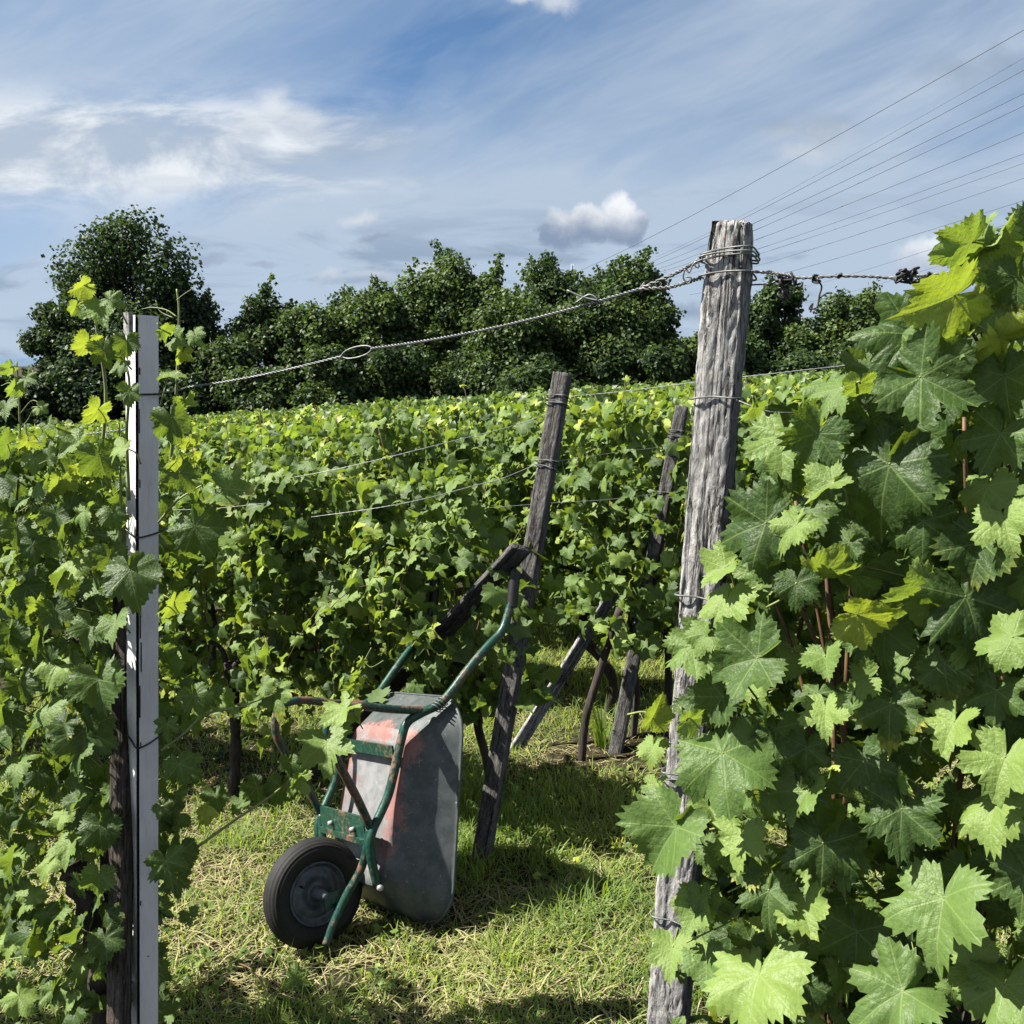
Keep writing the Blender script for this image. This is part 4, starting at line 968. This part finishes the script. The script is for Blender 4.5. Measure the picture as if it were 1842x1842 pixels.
    def lathe(prof, n=56):
        V = []; m = len(prof)
        for k in range(n):
            a = 2 * math.pi * k / n
            for (r_, l) in prof: V.append((D * math.cos(a) + U * math.sin(a)) * r_ + L * l)
        Fs = [(k * m + j, ((k + 1) % n) * m + j, ((k + 1) % n) * m + j + 1, k * m + j + 1) for k in range(n) for j in range(m - 1)]
        return Geo().add(V, Fs)
    prof = []
    for a in np.linspace(-150, 150, 61):
        ar = R(a); l = .046 * math.sin(ar); r_ = .146 + .045 * math.cos(ar)
        if abs(a) < 62: r_ -= .0035 * (0.5 + 0.5 * math.cos(a / 62 * math.pi * 7)) ; l *= 1.04
        elif abs(a) < 72: r_ -= .003
        prof.append((r_, l))
    lathe(prof, 72).obj('tyre', M_RUBBER, wh)
    face = [(.0, -.030), (.020, -.030), (.024, -.018), (.045, -.016), (.052, -.022), (.078, -.024), (.084, -.016), (.098, -.020), (.104, -.034), (.109, -.036), (.112, -.030), (.112, .030), (.109, .036), (.104, .034), (.098, .020), (.078, .024), (.045, .016), (.024, .018), (.020, .030), (0, .030)]
    lathe(face, 48).obj('rim', M_RIM, wh)
    hb = lathe([(0, -.088), (.011, -.088), (.011, -.076), (.019, -.076), (.019, -.034), (.026, -.030), (.026, .03), (.019, .034), (.011, .09), (0, .09)], 16); hb.obj('hub', M_RIM, wh)
    Geo().tube([L * -.05 + D * .060 + U * .045, L * -.028 + D * .062 + U * .046], .004, 6).obj('valve', M_GRIP, wh)
wheelbarrow()

# ------------------------------------------------------------------ the near vines
TOCAM = lambda p: unit(CAM - p)
RIGHT = np.array([1.0, 0, 0])
def near_leaves(f, st, lst, depth_of, g):
    """hand-set leaves: px, py of the middle, width in picture pixels, tip direction in degrees (0 down, 90 right), light: l lit, y glowing, d dark; depth nudge"""
    for px, py, wpx, ang, kind, dd in lst:
        d = depth_of(px, py) + dd; p = at(px, py, d); tc_ = TOCAM(p)
        upc = unit(np.cross(np.cross(tc_, [0, 0, 1.0]), tc_)); rt = np.cross(upc, tc_); a = R(ang)
        tip = -upc * math.cos(a) + rt * math.sin(a)
        j = g.normal(0, .16, 3)
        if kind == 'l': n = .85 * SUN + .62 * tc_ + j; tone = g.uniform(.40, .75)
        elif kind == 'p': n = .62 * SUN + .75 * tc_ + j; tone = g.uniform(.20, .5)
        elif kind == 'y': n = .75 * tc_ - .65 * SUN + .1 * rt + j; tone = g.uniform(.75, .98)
        elif kind == 'd': n = .9 * tc_ + .22 * SUN + j; tone = g.uniform(.0, .20)  # shaded leaves also painted darker in tone, glowing ones yellower
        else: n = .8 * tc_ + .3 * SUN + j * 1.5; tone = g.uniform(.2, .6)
        n = unit(n); size = wpx / F_PX * d / 1.62
        tip = tip - n * (tip @ n); tip = unit(tip)
        pos = p - tip * size * .28
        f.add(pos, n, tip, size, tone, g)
        q = pos - tip * size * .15 - n * size * .45 + g.normal(0, .012, 3); e = q - n * size * .35 + np.array([g.normal(0, .01), 0.01, -size * .35])
        st.tube(spline([pos + n * .001, q, e], 4), np.linspace(.0013, .0020, 9), 5)
def fill_leaves(f, st, n, fn, g, size, tone_mu):
    for _ in range(n):
        r = fn(g)
        if r is None: continue
        p, outn = r
        nr = outn * .55 + np.array([g.normal(-.38, .40), g.normal(0, .35), g.normal(.42, .35)]); tip = np.array([g.normal(0, .5), g.normal(0, .3), -.8 + g.normal(0, .35)]) + outn * .35
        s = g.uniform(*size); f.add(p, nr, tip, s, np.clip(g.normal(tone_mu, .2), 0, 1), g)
        nr = unit(nr); q = p - nr * s * .5; st.tube([p, q, q + np.array([g.normal(0, .03), 0, -.02])], [.0012, .0015, .0018], 4)

def right_vines():
    g = np.random.default_rng(77)
    dep = lambda px, py: (C1 - .30) / (cray(px, py) @ RN)
    # outline of the canopy in the upright plane of the row: distance along the row from the post, height above the ground
    tp0 = P1[0] @ RD + (1.0 * (P1[1] @ RD))
    poly = [on_row(x, y, C1 - .10) for x, y in ((1370, 770), (1480, 690), (1580, 630), (1640, 530), (1740, 440), (1860, 410), (2050, 380), (2050, 1900), (2000, 2150), (1210, 2150), (1230, 1800), (1270, 1500), (1270, 1150), (1330, 980), (1400, 900))]
    T = np.array([p @ RD for p in poly]); Z = np.array([p[2] for p in poly])
    def inside(t_, z_):
        c = False; j = len(T) - 1
        for i in range(len(T)):
            if (Z[i] > z_) != (Z[j] > z_) and t_ < (T[j] - T[i]) * (z_ - Z[i]) / (Z[j] - Z[i]) + T[i]: c = not c
            j = i
        return c
    split = on_row(1620, 1100, C1) @ RD
    def sampler(lo, hi, cmin, cmax):
        def fn(g):
            for _ in range(60):
                t_, z_ = g.uniform(lo, hi), g.uniform(Z.min(), Z.max())
                if inside(t_, z_): break
            else: return None
            c = g.uniform(cmin, cmax); p = RN * c + RD * t_; p[2] = z_; return p, RN * (-1 if c < C1 else 1)
        return fn
    hero = [(1728, 448, 125, -70, 'y', 0), (1795, 425, 110, 150, 'y', .02), (1690, 545, 165, -75, 'y', -.02), (1620, 625, 190, -30, 'd', .03), (1745, 592, 150, -60, 'y', .02),
        (1702, 642, 70, 10, 'p', -.02), (1500, 712, 110, -20, 'l', .02), (1545, 700, 70, 10, 'y', 0), (1408, 805, 140, 10, 'l', .06), (1462, 800, 125, -20, 'd', 0), (1590, 872, 220, -10, 'd', 0),
        (1482, 878, 100, -60, 'l', -.02), (1685, 692, 190, 60, 'd', -.03), (1770, 892, 110, 0, 'l', 0), (1350, 950, 165, -70, 'd', .02), (1422, 955, 95, -30, 'l', 0), (1290, 1030, 95, -60, 'l', .06),
        (1302, 1092, 115, 0, 'l', .03), (1500, 1032, 120, 80, 'y', 0), (1432, 1062, 85, 0, 'd', -.03), (1335, 1190, 165, -80, 'd', 0), (1302, 1385, 190, 10, 'p', -.02), (1200, 1512, 175, -40, 'p', .04),
        (1180, 1280, 75, 160, 'y', .10), (1172, 1350, 65, 0, 'l', .08), (1180, 1420, 55, 0, 'l', .08), (1486, 1192, 85, 20, 'l', -.03), (1548, 1226, 80, -70, 'l', 0), (1484, 1288, 95, 10, 'l', -.02),
        (1600, 1290, 130, 0, 'd', 0), (1708, 1315, 115, -10, 'l', 0), (1800, 1385, 145, -10, 'l', -.04), (1782, 1470, 145, 10, 'l', 0), (1620, 1482, 150, 0, 'd', 0), (1690, 1650, 205, 0, 'l', -.05),
        (1450, 1642, 110, 20, 'l', 0), (1382, 1622, 110, 0, 'd', 0), (1355, 1785, 205, 0, 'l', -.04), (1595, 1800, 190, -50, 'p', -.03), (1770, 1745, 120, 90, 'l', 0), (1800, 1800, 165, 0, 'p', -.06),
        (1252, 1640, 95, -20, 'l', .04), (1208, 1720, 95, 0, 'l', .05), (1245, 1295, 65, 80, 'y', .03), (1748, 1105, 190, 20, 'd', 0), (1800, 1150, 120, -80, 'l', -.05), (1640, 1085, 150, -30, 'y', 0),
        (1562, 1112, 120, 60, 'y', 0), (1480, 1542, 140, 0, 'd', 0), (1265, 1150, 80, -20, 'l', .04), (1660, 960, 130, 0, 'd', 0), (1760, 1000, 150, -10, 'd', 0), (1810, 950, 120, 20, 'l', -.03),
        (1395, 1330, 110, 0, 'd', .03), (1560, 1390, 120, 20, 'd', .03), (1440, 1440, 120, -20, 'l', .02), (1330, 1520, 110, 0, 'l', .02), (1810, 700, 140, 10, 'd', 0), (1790, 800, 130, -20, 'd', 0),
        (1640, 780, 120, 0, 'd', .04), (1830, 520, 120, 0, 'd', 0), (1800, 620, 120, 30, 'y', 0), (1350, 740, 60, 0, 'y', .2), (1400, 1000, 90, 0, 'y', .05), (1530, 960, 110, 0, 'd', .05),
        (1480, 760, 95, 0, 'y', .05), (1570, 770, 100, 20, 'd', .04), (1700, 1210, 110, 10, 'd', .02), (1790, 1260, 110, 0, 'd', .02), (1450, 1360, 90, 0, 'd', .03), (1290, 1270, 110, -30, 'd', .05), (1540, 1700, 130, 0, 'd', .05), (1270, 1740, 90, 10, 'l', .04), (1460, 1790, 110, 20, 'd', .06), (1840, 1600, 130, 0, 'd', 0)]
    out = []
    for which in (0, 1):
        x = at(1500 if which == 0 else 1800, 1200, 1.7); base = row_xy(C1, x @ RD); base[2] = ground_z(base[0], base[1])
        root = empty('grape_vine', 'large leaved grape vine growing against the tall grey post' if which == 0 else 'grape vine with the biggest leaves, cut off by the right picture edge', 'vine', base, 'vines of the near row')
        f = Foliage(HI); st = f.stalk
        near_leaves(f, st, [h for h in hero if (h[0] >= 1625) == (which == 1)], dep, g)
        lo, hi = (T.min(), split) if which == 0 else (split, T.max())
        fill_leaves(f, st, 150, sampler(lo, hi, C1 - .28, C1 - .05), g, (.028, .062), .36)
        fill_leaves(f, st, 300, sampler(lo, hi, C1 - .02, C1 + .34), g, (.050, .085), .14)  # back layer painted darker to deepen the shaded gaps
        f.obj('foliage', M_LEAF, root, org=base, stem=M_SHOOT)
        tr = Geo(); pb = base.copy()
        tr.tube(spline([pb + [0, 0, -.2], pb + [.02, .01, .35], pb + [-.03, 0, .62], pb + [.01, 0, .85]], 7), np.linspace(.036, .024, 22), 9)
        tr.obj('trunk', M_BARK, root, org=base)
        can = Geo()
        for k in range(7):
            t_ = g.uniform(min(max(lo + .08, P1[0] @ RD + .24), hi - .12), hi - .05); a = RN * (C1 + g.normal(0, .04)) + RD * t_; zt = 1.0
            for zt in np.arange(2.4, .9, -.05):
                if inside(t_, zt): break
            pts = [a + [0, 0, .85], a + [g.normal(0, .05), g.normal(0, .05), .85 + (zt - .85) * .5], a + [g.normal(.02, .05), g.normal(.02, .05), zt - .22]]
            can.tube(spline(pts, 7), np.linspace(.0055, .003, 15), 6)
        if which == 1: can.tube(spline([on_row(x_, y_, C1 - .2) for x_, y_ in ((1860, 560), (1810, 600), (1770, 640), (1745, 665), (1700, 720))], 6), np.linspace(.004, .007, 25), 7)
        if which == 1:
            for a_, b_2 in (((1768, 630), (1770, 560)), ((1768, 630), (1728, 575)), ((1775, 625), (1745, 560)), ((1790, 470), (1770, 420))): can.tube(spline([on_row(*a_, C1 - .205), on_row((a_[0] + b_2[0]) / 2 + 3, (a_[1] + b_2[1]) / 2, C1 - .22), on_row(*b_2, C1 - .24)], 5), np.linspace(.0028, .002, 11), 6)
        can.objs('cane', M_CANE, root, base)
right_vines()

def left_vines():
    g = np.random.default_rng(78)
    dep = lambda px, py: (C1 - .14) / (cray(px, py) @ RN)
    heroA = [(143, 518, 52, -60, 'y', 0), (182, 562, 78, 20, 'p', 0), (205, 540, 48, 60, 'p', 0), (155, 625, 62, -10, 'y', 0), (190, 640, 62, 10, 'd', 0), (228, 622, 50, 0, 'd', -.06), (215, 662, 40, 10, 'p', 0),
        (232, 712, 50, 0, 'd', -.06), (135, 556, 36, -20, 'y', .02), (172, 745, 62, -20, 'y', 0), (130, 800, 64, -60, 'p', 0), (182, 832, 84, 10, 'd', 0), (212, 812, 58, -20, 'l', -.06), (300, 597, 38, 60, 'y', -.02),
        (322, 612, 50, 60, 'p', 0), (352, 606, 42, 30, 'p', 0), (326, 640, 42, 0, 'y', 0), (312, 676, 52, 60, 'l', 0), (332, 730, 52, 20, 'y', 0), (312, 765, 80, 10, 'd', -.08), (316, 836, 42, 0, 'y', 0), (342, 800, 40, 20, 'y', 0),
        (422, 880, 92, 70, 'p', .05), (360, 962, 105, 30, 'd', 0), (330, 860, 70, 30, 'd', .02), (236, 1042, 110, 10, 'd', -.11), (310, 1092, 68, 0, 'y', 0), (120, 1030, 82, -20, 'l', 0), (150, 930, 60, 10, 'p', 0), (100, 935, 60, 0, 'd', 0),
        (205, 930, 56, 10, 'd', 0), (100, 1200, 88, -20, 'l', 0), (82, 1292, 84, 10, 'l', 0), (152, 1335, 125, 0, 'd', 0), (110, 1472, 48, 0, 'l', 0), (122, 1530, 74, 0, 'l', -.02), (180, 1240, 110, 10, 'd', 0), (160, 1140, 80, -10, 'd', 0),
        (205, 1130, 70, 10, 'l', -.03), (180, 1500, 80, 0, 'd', .02), (150, 1725, 60, 10, 'l', 0), (190, 1700, 70, 0, 'd', 0), (302, 1562, 76, 10, 'd', .1), (352, 1262, 66, 20, 'd', .1), (325, 1385, 62, 10, 'd', .1), (295, 1455, 40, 40, 'd', .1), (300, 1310, 46, 0, 'd', .1), (100, 1110, 70, 0, 'd', .02), (200, 1010, 70, 0, 'd', .02), (110, 870, 60, 0, 'y', .03), (150, 850, 50, 20, 'y', .03)]
    heroB = [(14, 665, 34, -60, 'y', 0), (52, 682, 38, 50, 'p', 0), (10, 735, 50, 10, 'p', 0), (25, 700, 40, -30, 'y', 0), (50, 800, 42, 0, 'y', 0), (60, 830, 46, 0, 'p', 0), (90, 765, 34, 40, 'p', 0), (75, 735, 30, 50, 'p', 0), (25, 1060, 50, -10, 'y', 0), (20, 840, 60, 0, 'd', .03),
        (40, 900, 60, 10, 'l', .02), (65, 1092, 50, 20, 'y', 0), (30, 960, 66, 0, 'd', .02), (60, 990, 60, 0, 'd', .03), (20, 1150, 70, 0, 'd', 0), (50, 1620, 64, -60, 'l', 0), (80, 1562, 58, -50, 'l', 0), (20, 1692, 66, -20, 'l', 0), (70, 1700, 56, 10, 'y', 0), (30, 1380, 70, 10, 'l', 0), (20, 1300, 60, 0, 'd', 0),
        (10, 1470, 50, 0, 'd', .02), (40, 1540, 48, 20, 'l', .02), (40, 1800, 70, 20, 'l', 0), (100, 1790, 60, 0, 'l', 0), (90, 1650, 50, 20, 'd', .02), (40, 1240, 66, 10, 'd', 0), (70, 1400, 56, 0, 'd', .02), (20, 1010, 50, 0, 'l', 0), (70, 880, 46, 10, 'l', 0)]
    shoots = [[(185, 800), (190, 700), (175, 600), (165, 530), (160, 505)], [(232, 900), (228, 780), (232, 680), (205, 600)], [(305, 850), (315, 740), (320, 640), (322, 560), (318, 520)], [(30, 900), (36, 790), (33, 700), (30, 650)], [(215, 1000), (217, 880), (214, 760)]]
    for which in (0, 1):
        base = row_xy(C1 + .02, on_row(150 if which == 0 else -110, 1200, C1) @ RD); base[2] = ground_z(base[0], base[1])
        root = empty('grape_vine', 'grape vine climbing round the white painted post with a long trailing shoot' if which == 0 else 'grape vine cut off by the left picture edge', 'vine', base, 'vines of the near row')
        f = Foliage(HI); st = f.stalk
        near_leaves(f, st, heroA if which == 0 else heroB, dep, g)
        t0 = on_row(70, 1200, C1) @ RD; t1 = on_row(232, 1200, C1) @ RD; tl = on_row(-420, 1200, C1) @ RD
        lo, hi = (t0, t1) if which == 0 else (tl, t0)
        ztop = on_row(100, 790, C1)[2]
        def fn(g, cmin=C1 - .16, cmax=C1 + .24):
            t_ = g.uniform(lo, hi); z_ = .28 + (ztop - .28) * g.beta(1.2, 1.0); c = g.uniform(cmin, cmax); p = RN * c + RD * t_; p[2] = z_
            return p, RN * (-1 if c < C1 + .03 else 1)
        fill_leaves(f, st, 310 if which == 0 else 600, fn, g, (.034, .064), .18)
        if which == 0:
            # a few leaves right of the white post and the trailing shoot that reaches the wheelbarrow
            run = [(290, 1575, 2.45), (360, 1520, 2.60), (430, 1470, 2.75), (490, 1430, 2.88), (540, 1385, 2.97), (588, 1335, 3.02), (612, 1272, 3.05), (632, 1235, 3.05), (655, 1190, 3.05), (668, 1165, 3.05)]
            RP = spline([at(*p) for p in run], 6); can = Geo(); can.tube(RP, np.linspace(.0042, .0018, len(RP)), 6)
            can.tube(spline([at(*p) for p in ((290, 1350, 2.45), (330, 1320, 2.55), (370, 1285, 2.65), (430, 1272, 2.75), (490, 1250, 2.85))], 6), np.linspace(.004, .002, 25), 6)
            can.tube(spline([at(*p) for p in ((655, 1190, 3.05), (668, 1200, 3.04), (690, 1188, 3.03))], 5), .0012, 5)
            for sh in shoots[:3] + shoots[4:]: can.tube(spline([on_row(x, y, C1 - .10) for x, y in sh], 6), np.linspace(.0042, .0018, 6 * (len(sh) - 1) + 1), 6)
            can.tube(spline([on_row(x, y, C1 - .13) for x, y in ((318, 570), (300, 558), (275, 553), (255, 556))], 6), np.linspace(.0016, .0008, 19), 5)
            can.tube(spline([on_row(x, y, C1 - .13) for x, y in ((312, 572), (288, 560), (280, 540))], 6), np.linspace(.0014, .0007, 13), 5)
            can.tube(spline([on_row(x, y, C1 - .13) for x, y in ((318, 540), (330, 530), (348, 518))], 6), np.linspace(.0012, .0007, 13), 5)
            can.tube(spline([on_row(x, y, C1 - .08) for x, y in ((285, 940), (320, 900), (365, 872))], 6), np.linspace(.003, .002, 13), 5)
            can.objs('cane', M_SHOOT, root, base)
            far = [(588, 1352, 112, 10, 'l', -.03), (610, 1282, 84, -60, 'l', -.02), (640, 1288, 36, 30, 'l', 0), (540, 1402, 52, 30, 'y', 0), (502, 1425, 62, -20, 'd', 0), (520, 1378, 44, 0, 'd', 0), (455, 1425, 60, -50, 'd', 0), (430, 1450, 46, -70, 'p', 0), (495, 1258, 78, 20, 'l', 0), (470, 1275, 60, -20, 'l', .02), (535, 1405, 66, 40, 'l', -.02),
                   (480, 1236, 42, 60, 'l', 0), (510, 1240, 34, 60, 'l', .02), (455, 1262, 36, -50, 'p', 0), (640, 1216, 30, 60, 'y', 0), (652, 1228, 26, 70, 'y', 0), (628, 1238, 34, -60, 'y', 0), (648, 1192, 24, -50, 'y', 0), (405, 1268, 62, 50, 'l', -.1), (372, 1255, 60, -20, 'd', -.2), (440, 1290, 40, -10, 'y', 0),
                   (390, 1440, 60, 20, 'd', -.1), (365, 1470, 50, -40, 'y', -.2), (330, 1540, 60, 10, 'd', -.4), (318, 1590, 60, 0, 'd', -.4), (345, 1395, 40, 30, 'd', -.4)]
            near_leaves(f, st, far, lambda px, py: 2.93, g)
        else:
            can = Geo(); can.tube(spline([on_row(x, y, C1 - .10) for x, y in shoots[3]], 6), np.linspace(.0032, .0016, 19), 6)
            for a in (((33, 720), (20, 690), (2, 694)), ((36, 745), (60, 720), (85, 742)), ((37, 770), (50, 755), (60, 735))): can.tube(spline([on_row(x, y, C1 - .1) for x, y in a], 5), np.linspace(.0014, .0008, 11), 5)
            can.objs('cane', M_SHOOT, root, base)
        f.obj('foliage', M_LEAF, root, org=base, stem=M_SHOOT)
        tr = Geo()
        if which == 0:
            tr.tube(spline([at(x, y, d) for x, y, d in ((205, 1990, 2.55), (190, 1842, 2.55), (182, 1720, 2.55), (165, 1640, 2.55), (140, 1580, 2.55), (128, 1555, 2.55))], 8), 0.034 + .006 * np.sin(np.arange(41) * 1.1), 11)
            tr.tube(spline([at(x, y, d) for x, y, d in ((180, 1700, 2.56), (190, 1620, 2.6), (195, 1550, 2.62), (180, 1450, 2.62))], 7), np.linspace(.030, .016, 22), 9)
        else:
            tr.tube(spline([base + [0, 0, -.2], base + [.02, 0, .3], base + [-.03, 0, .6], base + [0, 0, .85]], 6), .03, 9)
        tr.obj('trunk', M_BARK, root, org=base)
        if which == 0:
            gb = Geo(); c = at(40, 1238, 2.45)
            for k in range(60):
                q = unit(g.normal(0, 1, 3)) * g.uniform(.2, 1) ** .4 * np.array([.03, .03, .05]); q[:2] *= (1.1 + q[2] / .09); n = 6; r_ = .0085
                V = [c + q + r_ * np.array([math.sin(a) * math.cos(b), math.sin(a) * math.sin(b), math.cos(a)]) for a in np.linspace(0, math.pi, 6) for b in np.linspace(0, 2 * math.pi, 8, endpoint=False)]
                gb.add(V, [(i * 8 + j, i * 8 + (j + 1) % 8, (i + 1) * 8 + (j + 1) % 8, (i + 1) * 8 + j) for i in range(5) for j in range(8)])
            gb.obj('grape_bunch', M_GRAPE, root, org=base)
left_vines()

# ------------------------------------------------------------------ grass, clippings and small things on the ground
def blades(name, n, box, length, width, lie, mat, tone, dens, label, cat, g):
    x = g.uniform(box[0], box[1], n); y = box[2] + (box[3] - box[2]) * g.random(n) ** 1.35
    keep = dens(x, y) > g.random(n); x, y = x[keep], y[keep]; n = len(x); z = ground_z(x, y)
    L_ = g.uniform(*length, n) * (0.45 + 1.25 * vnoise(x * 5.5, y * 5.5, 57) ** 1.5 if lie[0] > .4 else 1); w = g.uniform(*width, n); az = g.uniform(0, 6.283, n); el = np.clip(g.normal(lie[0], lie[1], n), .03, 1.5)
    dr = np.stack([np.cos(az) * np.cos(el), np.sin(az) * np.cos(el), np.sin(el)], 1); sd = np.stack([-np.sin(az), np.cos(az), np.zeros(n)], 1)
    b = np.stack([x, y, z - .004 + g.uniform(0, .015, n) * (lie[0] < .4)], 1); bend = np.stack([np.cos(az), np.sin(az), -.6 * np.ones(n)], 1)
    p1 = b + dr * (L_ * .5)[:, None]; p2 = b + dr * (L_ * .95)[:, None] + bend * (L_ * .22)[:, None]
    W_ = sd * (w * .5)[:, None]
    V = np.stack([b - W_, b + W_, p1 - W_ * .8, p1 + W_ * .8, p2], 1).reshape(-1, 3); i = np.arange(n)[:, None] * 5
    T = np.concatenate([i + [0, 1, 3], i + [0, 3, 2], i + [2, 3, 4]], 0)
    tn = np.clip(tone(x, y) + g.normal(0, .2, n), 0, 1)
    o = tri_obj(name, V, T, mat, None, np.zeros((len(V), 2)), np.repeat(tn, 5)); tag(o, label, cat, None, 'stuff')
g = np.random.default_rng(9)
def soil(x, y):      # bare earth round the second-row post, and thin growth in the wheel track
    return np.exp(-(((x - .55) / .5) ** 2 + ((y - 5.0) / .28) ** 2)) + .7 * np.exp(-(((x + .62) / .22) ** 2 + ((y - 3.05) / .12) ** 2))
def lush(x, y):      # the greener strip right of the wheelbarrow
    return np.clip(np.exp(-(((x - .15) / .75) ** 2 + ((y - 4.25) / .55) ** 2)) * 1.2 + np.clip(y - 5.2, 0, 1) * .6 + .5 * np.exp(-(((x - .1) / .8) ** 2 + ((y - 3.1) / .25) ** 2)), 0, 1)
den_g = lambda x, y: np.clip(.42 + .75 * lush(x, y) + .5 * (vnoise(x * 3.2, y * 3.2, 51) - .5) - soil(x, y), .03, 1) / (1 + np.clip(y - 4.5, 0, 9) * .22)
blades('grass', 300000, (-3.6, 3.4, 2.55, 9.5), (.040, .125), (.0030, .0066), (.85, .40), M_GRASS, lambda x, y: .56 + .35 * (vnoise(x * 2.3, y * 2.3, 52) - .5) + .10 * lush(x, y), den_g, 'short green grass growing on the path round the wheelbarrow', 'grass', g)
den_s = lambda x, y: np.clip(.58 - .62 * lush(x, y) + .9 * (vnoise(x * 2.6, y * 2.6, 53) - .5) - .6 * soil(x, y), .04, 1) / (1 + np.clip(y - 4.5, 0, 9) * .3)
blades('grass_clippings', 120000, (-3.6, 3.4, 2.55, 8.0), (.035, .130), (.0026, .0062), (.20, .20), M_STRAW, lambda x, y: .55 + .4 * (vnoise(x * 4, y * 4, 54) - .5), den_s, 'dry straw coloured mown clippings strewn over the path', 'clippings', g)
def weeds():
    f = Foliage(LOW); n = 900; x = g.uniform(-2.6, 2.2, n); y = 2.7 + 4.5 * g.random(n) ** 1.3; k = vnoise(x * 1.7, y * 1.7, 58) > .52; x, y = x[k], y[k]; n = len(x)
    x = np.repeat(x, 4) + g.normal(0, .02, n * 4); y = np.repeat(y, 4) + g.normal(0, .02, n * 4); n *= 4
    f.add(np.stack([x, y, ground_z(x, y) + g.uniform(.015, .05, n)], 1), np.stack([g.normal(0, .4, n), g.normal(0, .4, n), np.ones(n)], 1), g.normal(0, 1, (n, 3)), g.uniform(.010, .024, n), np.clip(g.normal(.45, .2, n), 0, 1), g)
    tag(f.obj('weeds', M_LEAF_FAR), 'small broad leaved weeds scattered through the mown grass', 'weeds', None, 'stuff')
weeds()
def tuft(px, py, d, lab):
    c = at(px, py, d); c[2] = ground_z(c[0], c[1]); gg = Geo()
    for k in range(26):
        a = g.uniform(0, 6.28); r_ = g.uniform(0, .05); h = g.uniform(.18, .34); b = c + [r_ * math.cos(a), r_ * math.sin(a), -.01]; s = np.array([-math.sin(a), math.cos(a), 0]) * .005
        t1 = b + np.array([math.cos(a) * .03, math.sin(a) * .03, h * .6]); t2 = b + np.array([math.cos(a) * .09, math.sin(a) * .09, h])
        gg.add([b - s, b + s, t1 + s * .9, t1 - s * .9, t2], [(0, 1, 2, 3), (3, 2, 4)])
    o = gg.obj('grass_tuft', M_GRASS); a = o.data.attributes.new('tone', 'FLOAT', 'POINT'); a.data.foreach_set('value', np.full(len(o.data.vertices), .12, np.float32))
    tag(o, lab, 'plant')
tuft(1085, 1330, 5.35, 'tall tuft of stiff green blades left of the post foot')
tuft(1068, 1345, 5.25, 'second smaller tuft of green blades beside the open earth') if False else None
fl = Foliage(HI); p = at(530, 1800, 3.32); p[2] = float(ground_z(p[0], p[1])) + .035
fl.add(p, (.2, -.5, .8), (.9, -.3, .1), .062, .45, g); tag(fl.obj('fallen_leaf', M_LEAF), 'pale fallen vine leaf lying in the grass in front', 'leaf')
for pts, lab in ([((1040, 1460), (1052, 1480), (1060, 1500))], 'short dark twig standing in the green grass'), ([((420, 1745), (450, 1768), (472, 1790))], 'thin dry stalk lying in the shaded grass in front'):
    q = [np.array([*at(x, y, 2.06 / (.146 + .989 * (y - 921) / F_PX))[:2], 0]) for x, y in pts[0]]
    for k in range(3): q[k][2] = float(ground_z(q[k][0], q[k][1])) + (.03 if k != 1 else .05)
    tag(Geo().tube(spline(q, 5), .003, 5).obj('twig', M_CANE), lab, 'twig')
for k, (px, py, d) in enumerate([(1045, 1335, 5.2), (1205, 1190, 6.0)]):
    b = at(px, py, d); tr = Geo(); z0 = float(ground_z(b[0], b[1])); b[2] = z0
    root = empty('young_vine', ['thin dark leaning vine trunk between the two brace boards', 'thin dark vine trunk just left of the grey post'][k], 'vine', b)
    tr.tube(spline([(0, 0, -.15), (.02, 0, .2), (.08, .02, .42), (.14, .03, .62), (.20, .05, .80)] if k == 0 else [(0, 0, -.15), (-.01, 0, .3), (-.03, .02, .5), (-.02, .03, .8)], 6), .022, 9).obj('trunk', M_BARK, root)
    f = Foliage(MID); n = 60; f.add(np.stack([g.normal(.15 - .15 * k, .16, n), g.normal(.05, .1, n), g.uniform(.62, 1.1, n)], 1), g.normal(0, .5, (n, 3)) + [0, -.5, .5], g.normal(0, .4, (n, 3)) + [0, -.2, -.8], g.uniform(.05, .075, n), np.clip(g.normal(.45, .2, n), 0, 1), g); f.obj('foliage', M_LEAF, root)
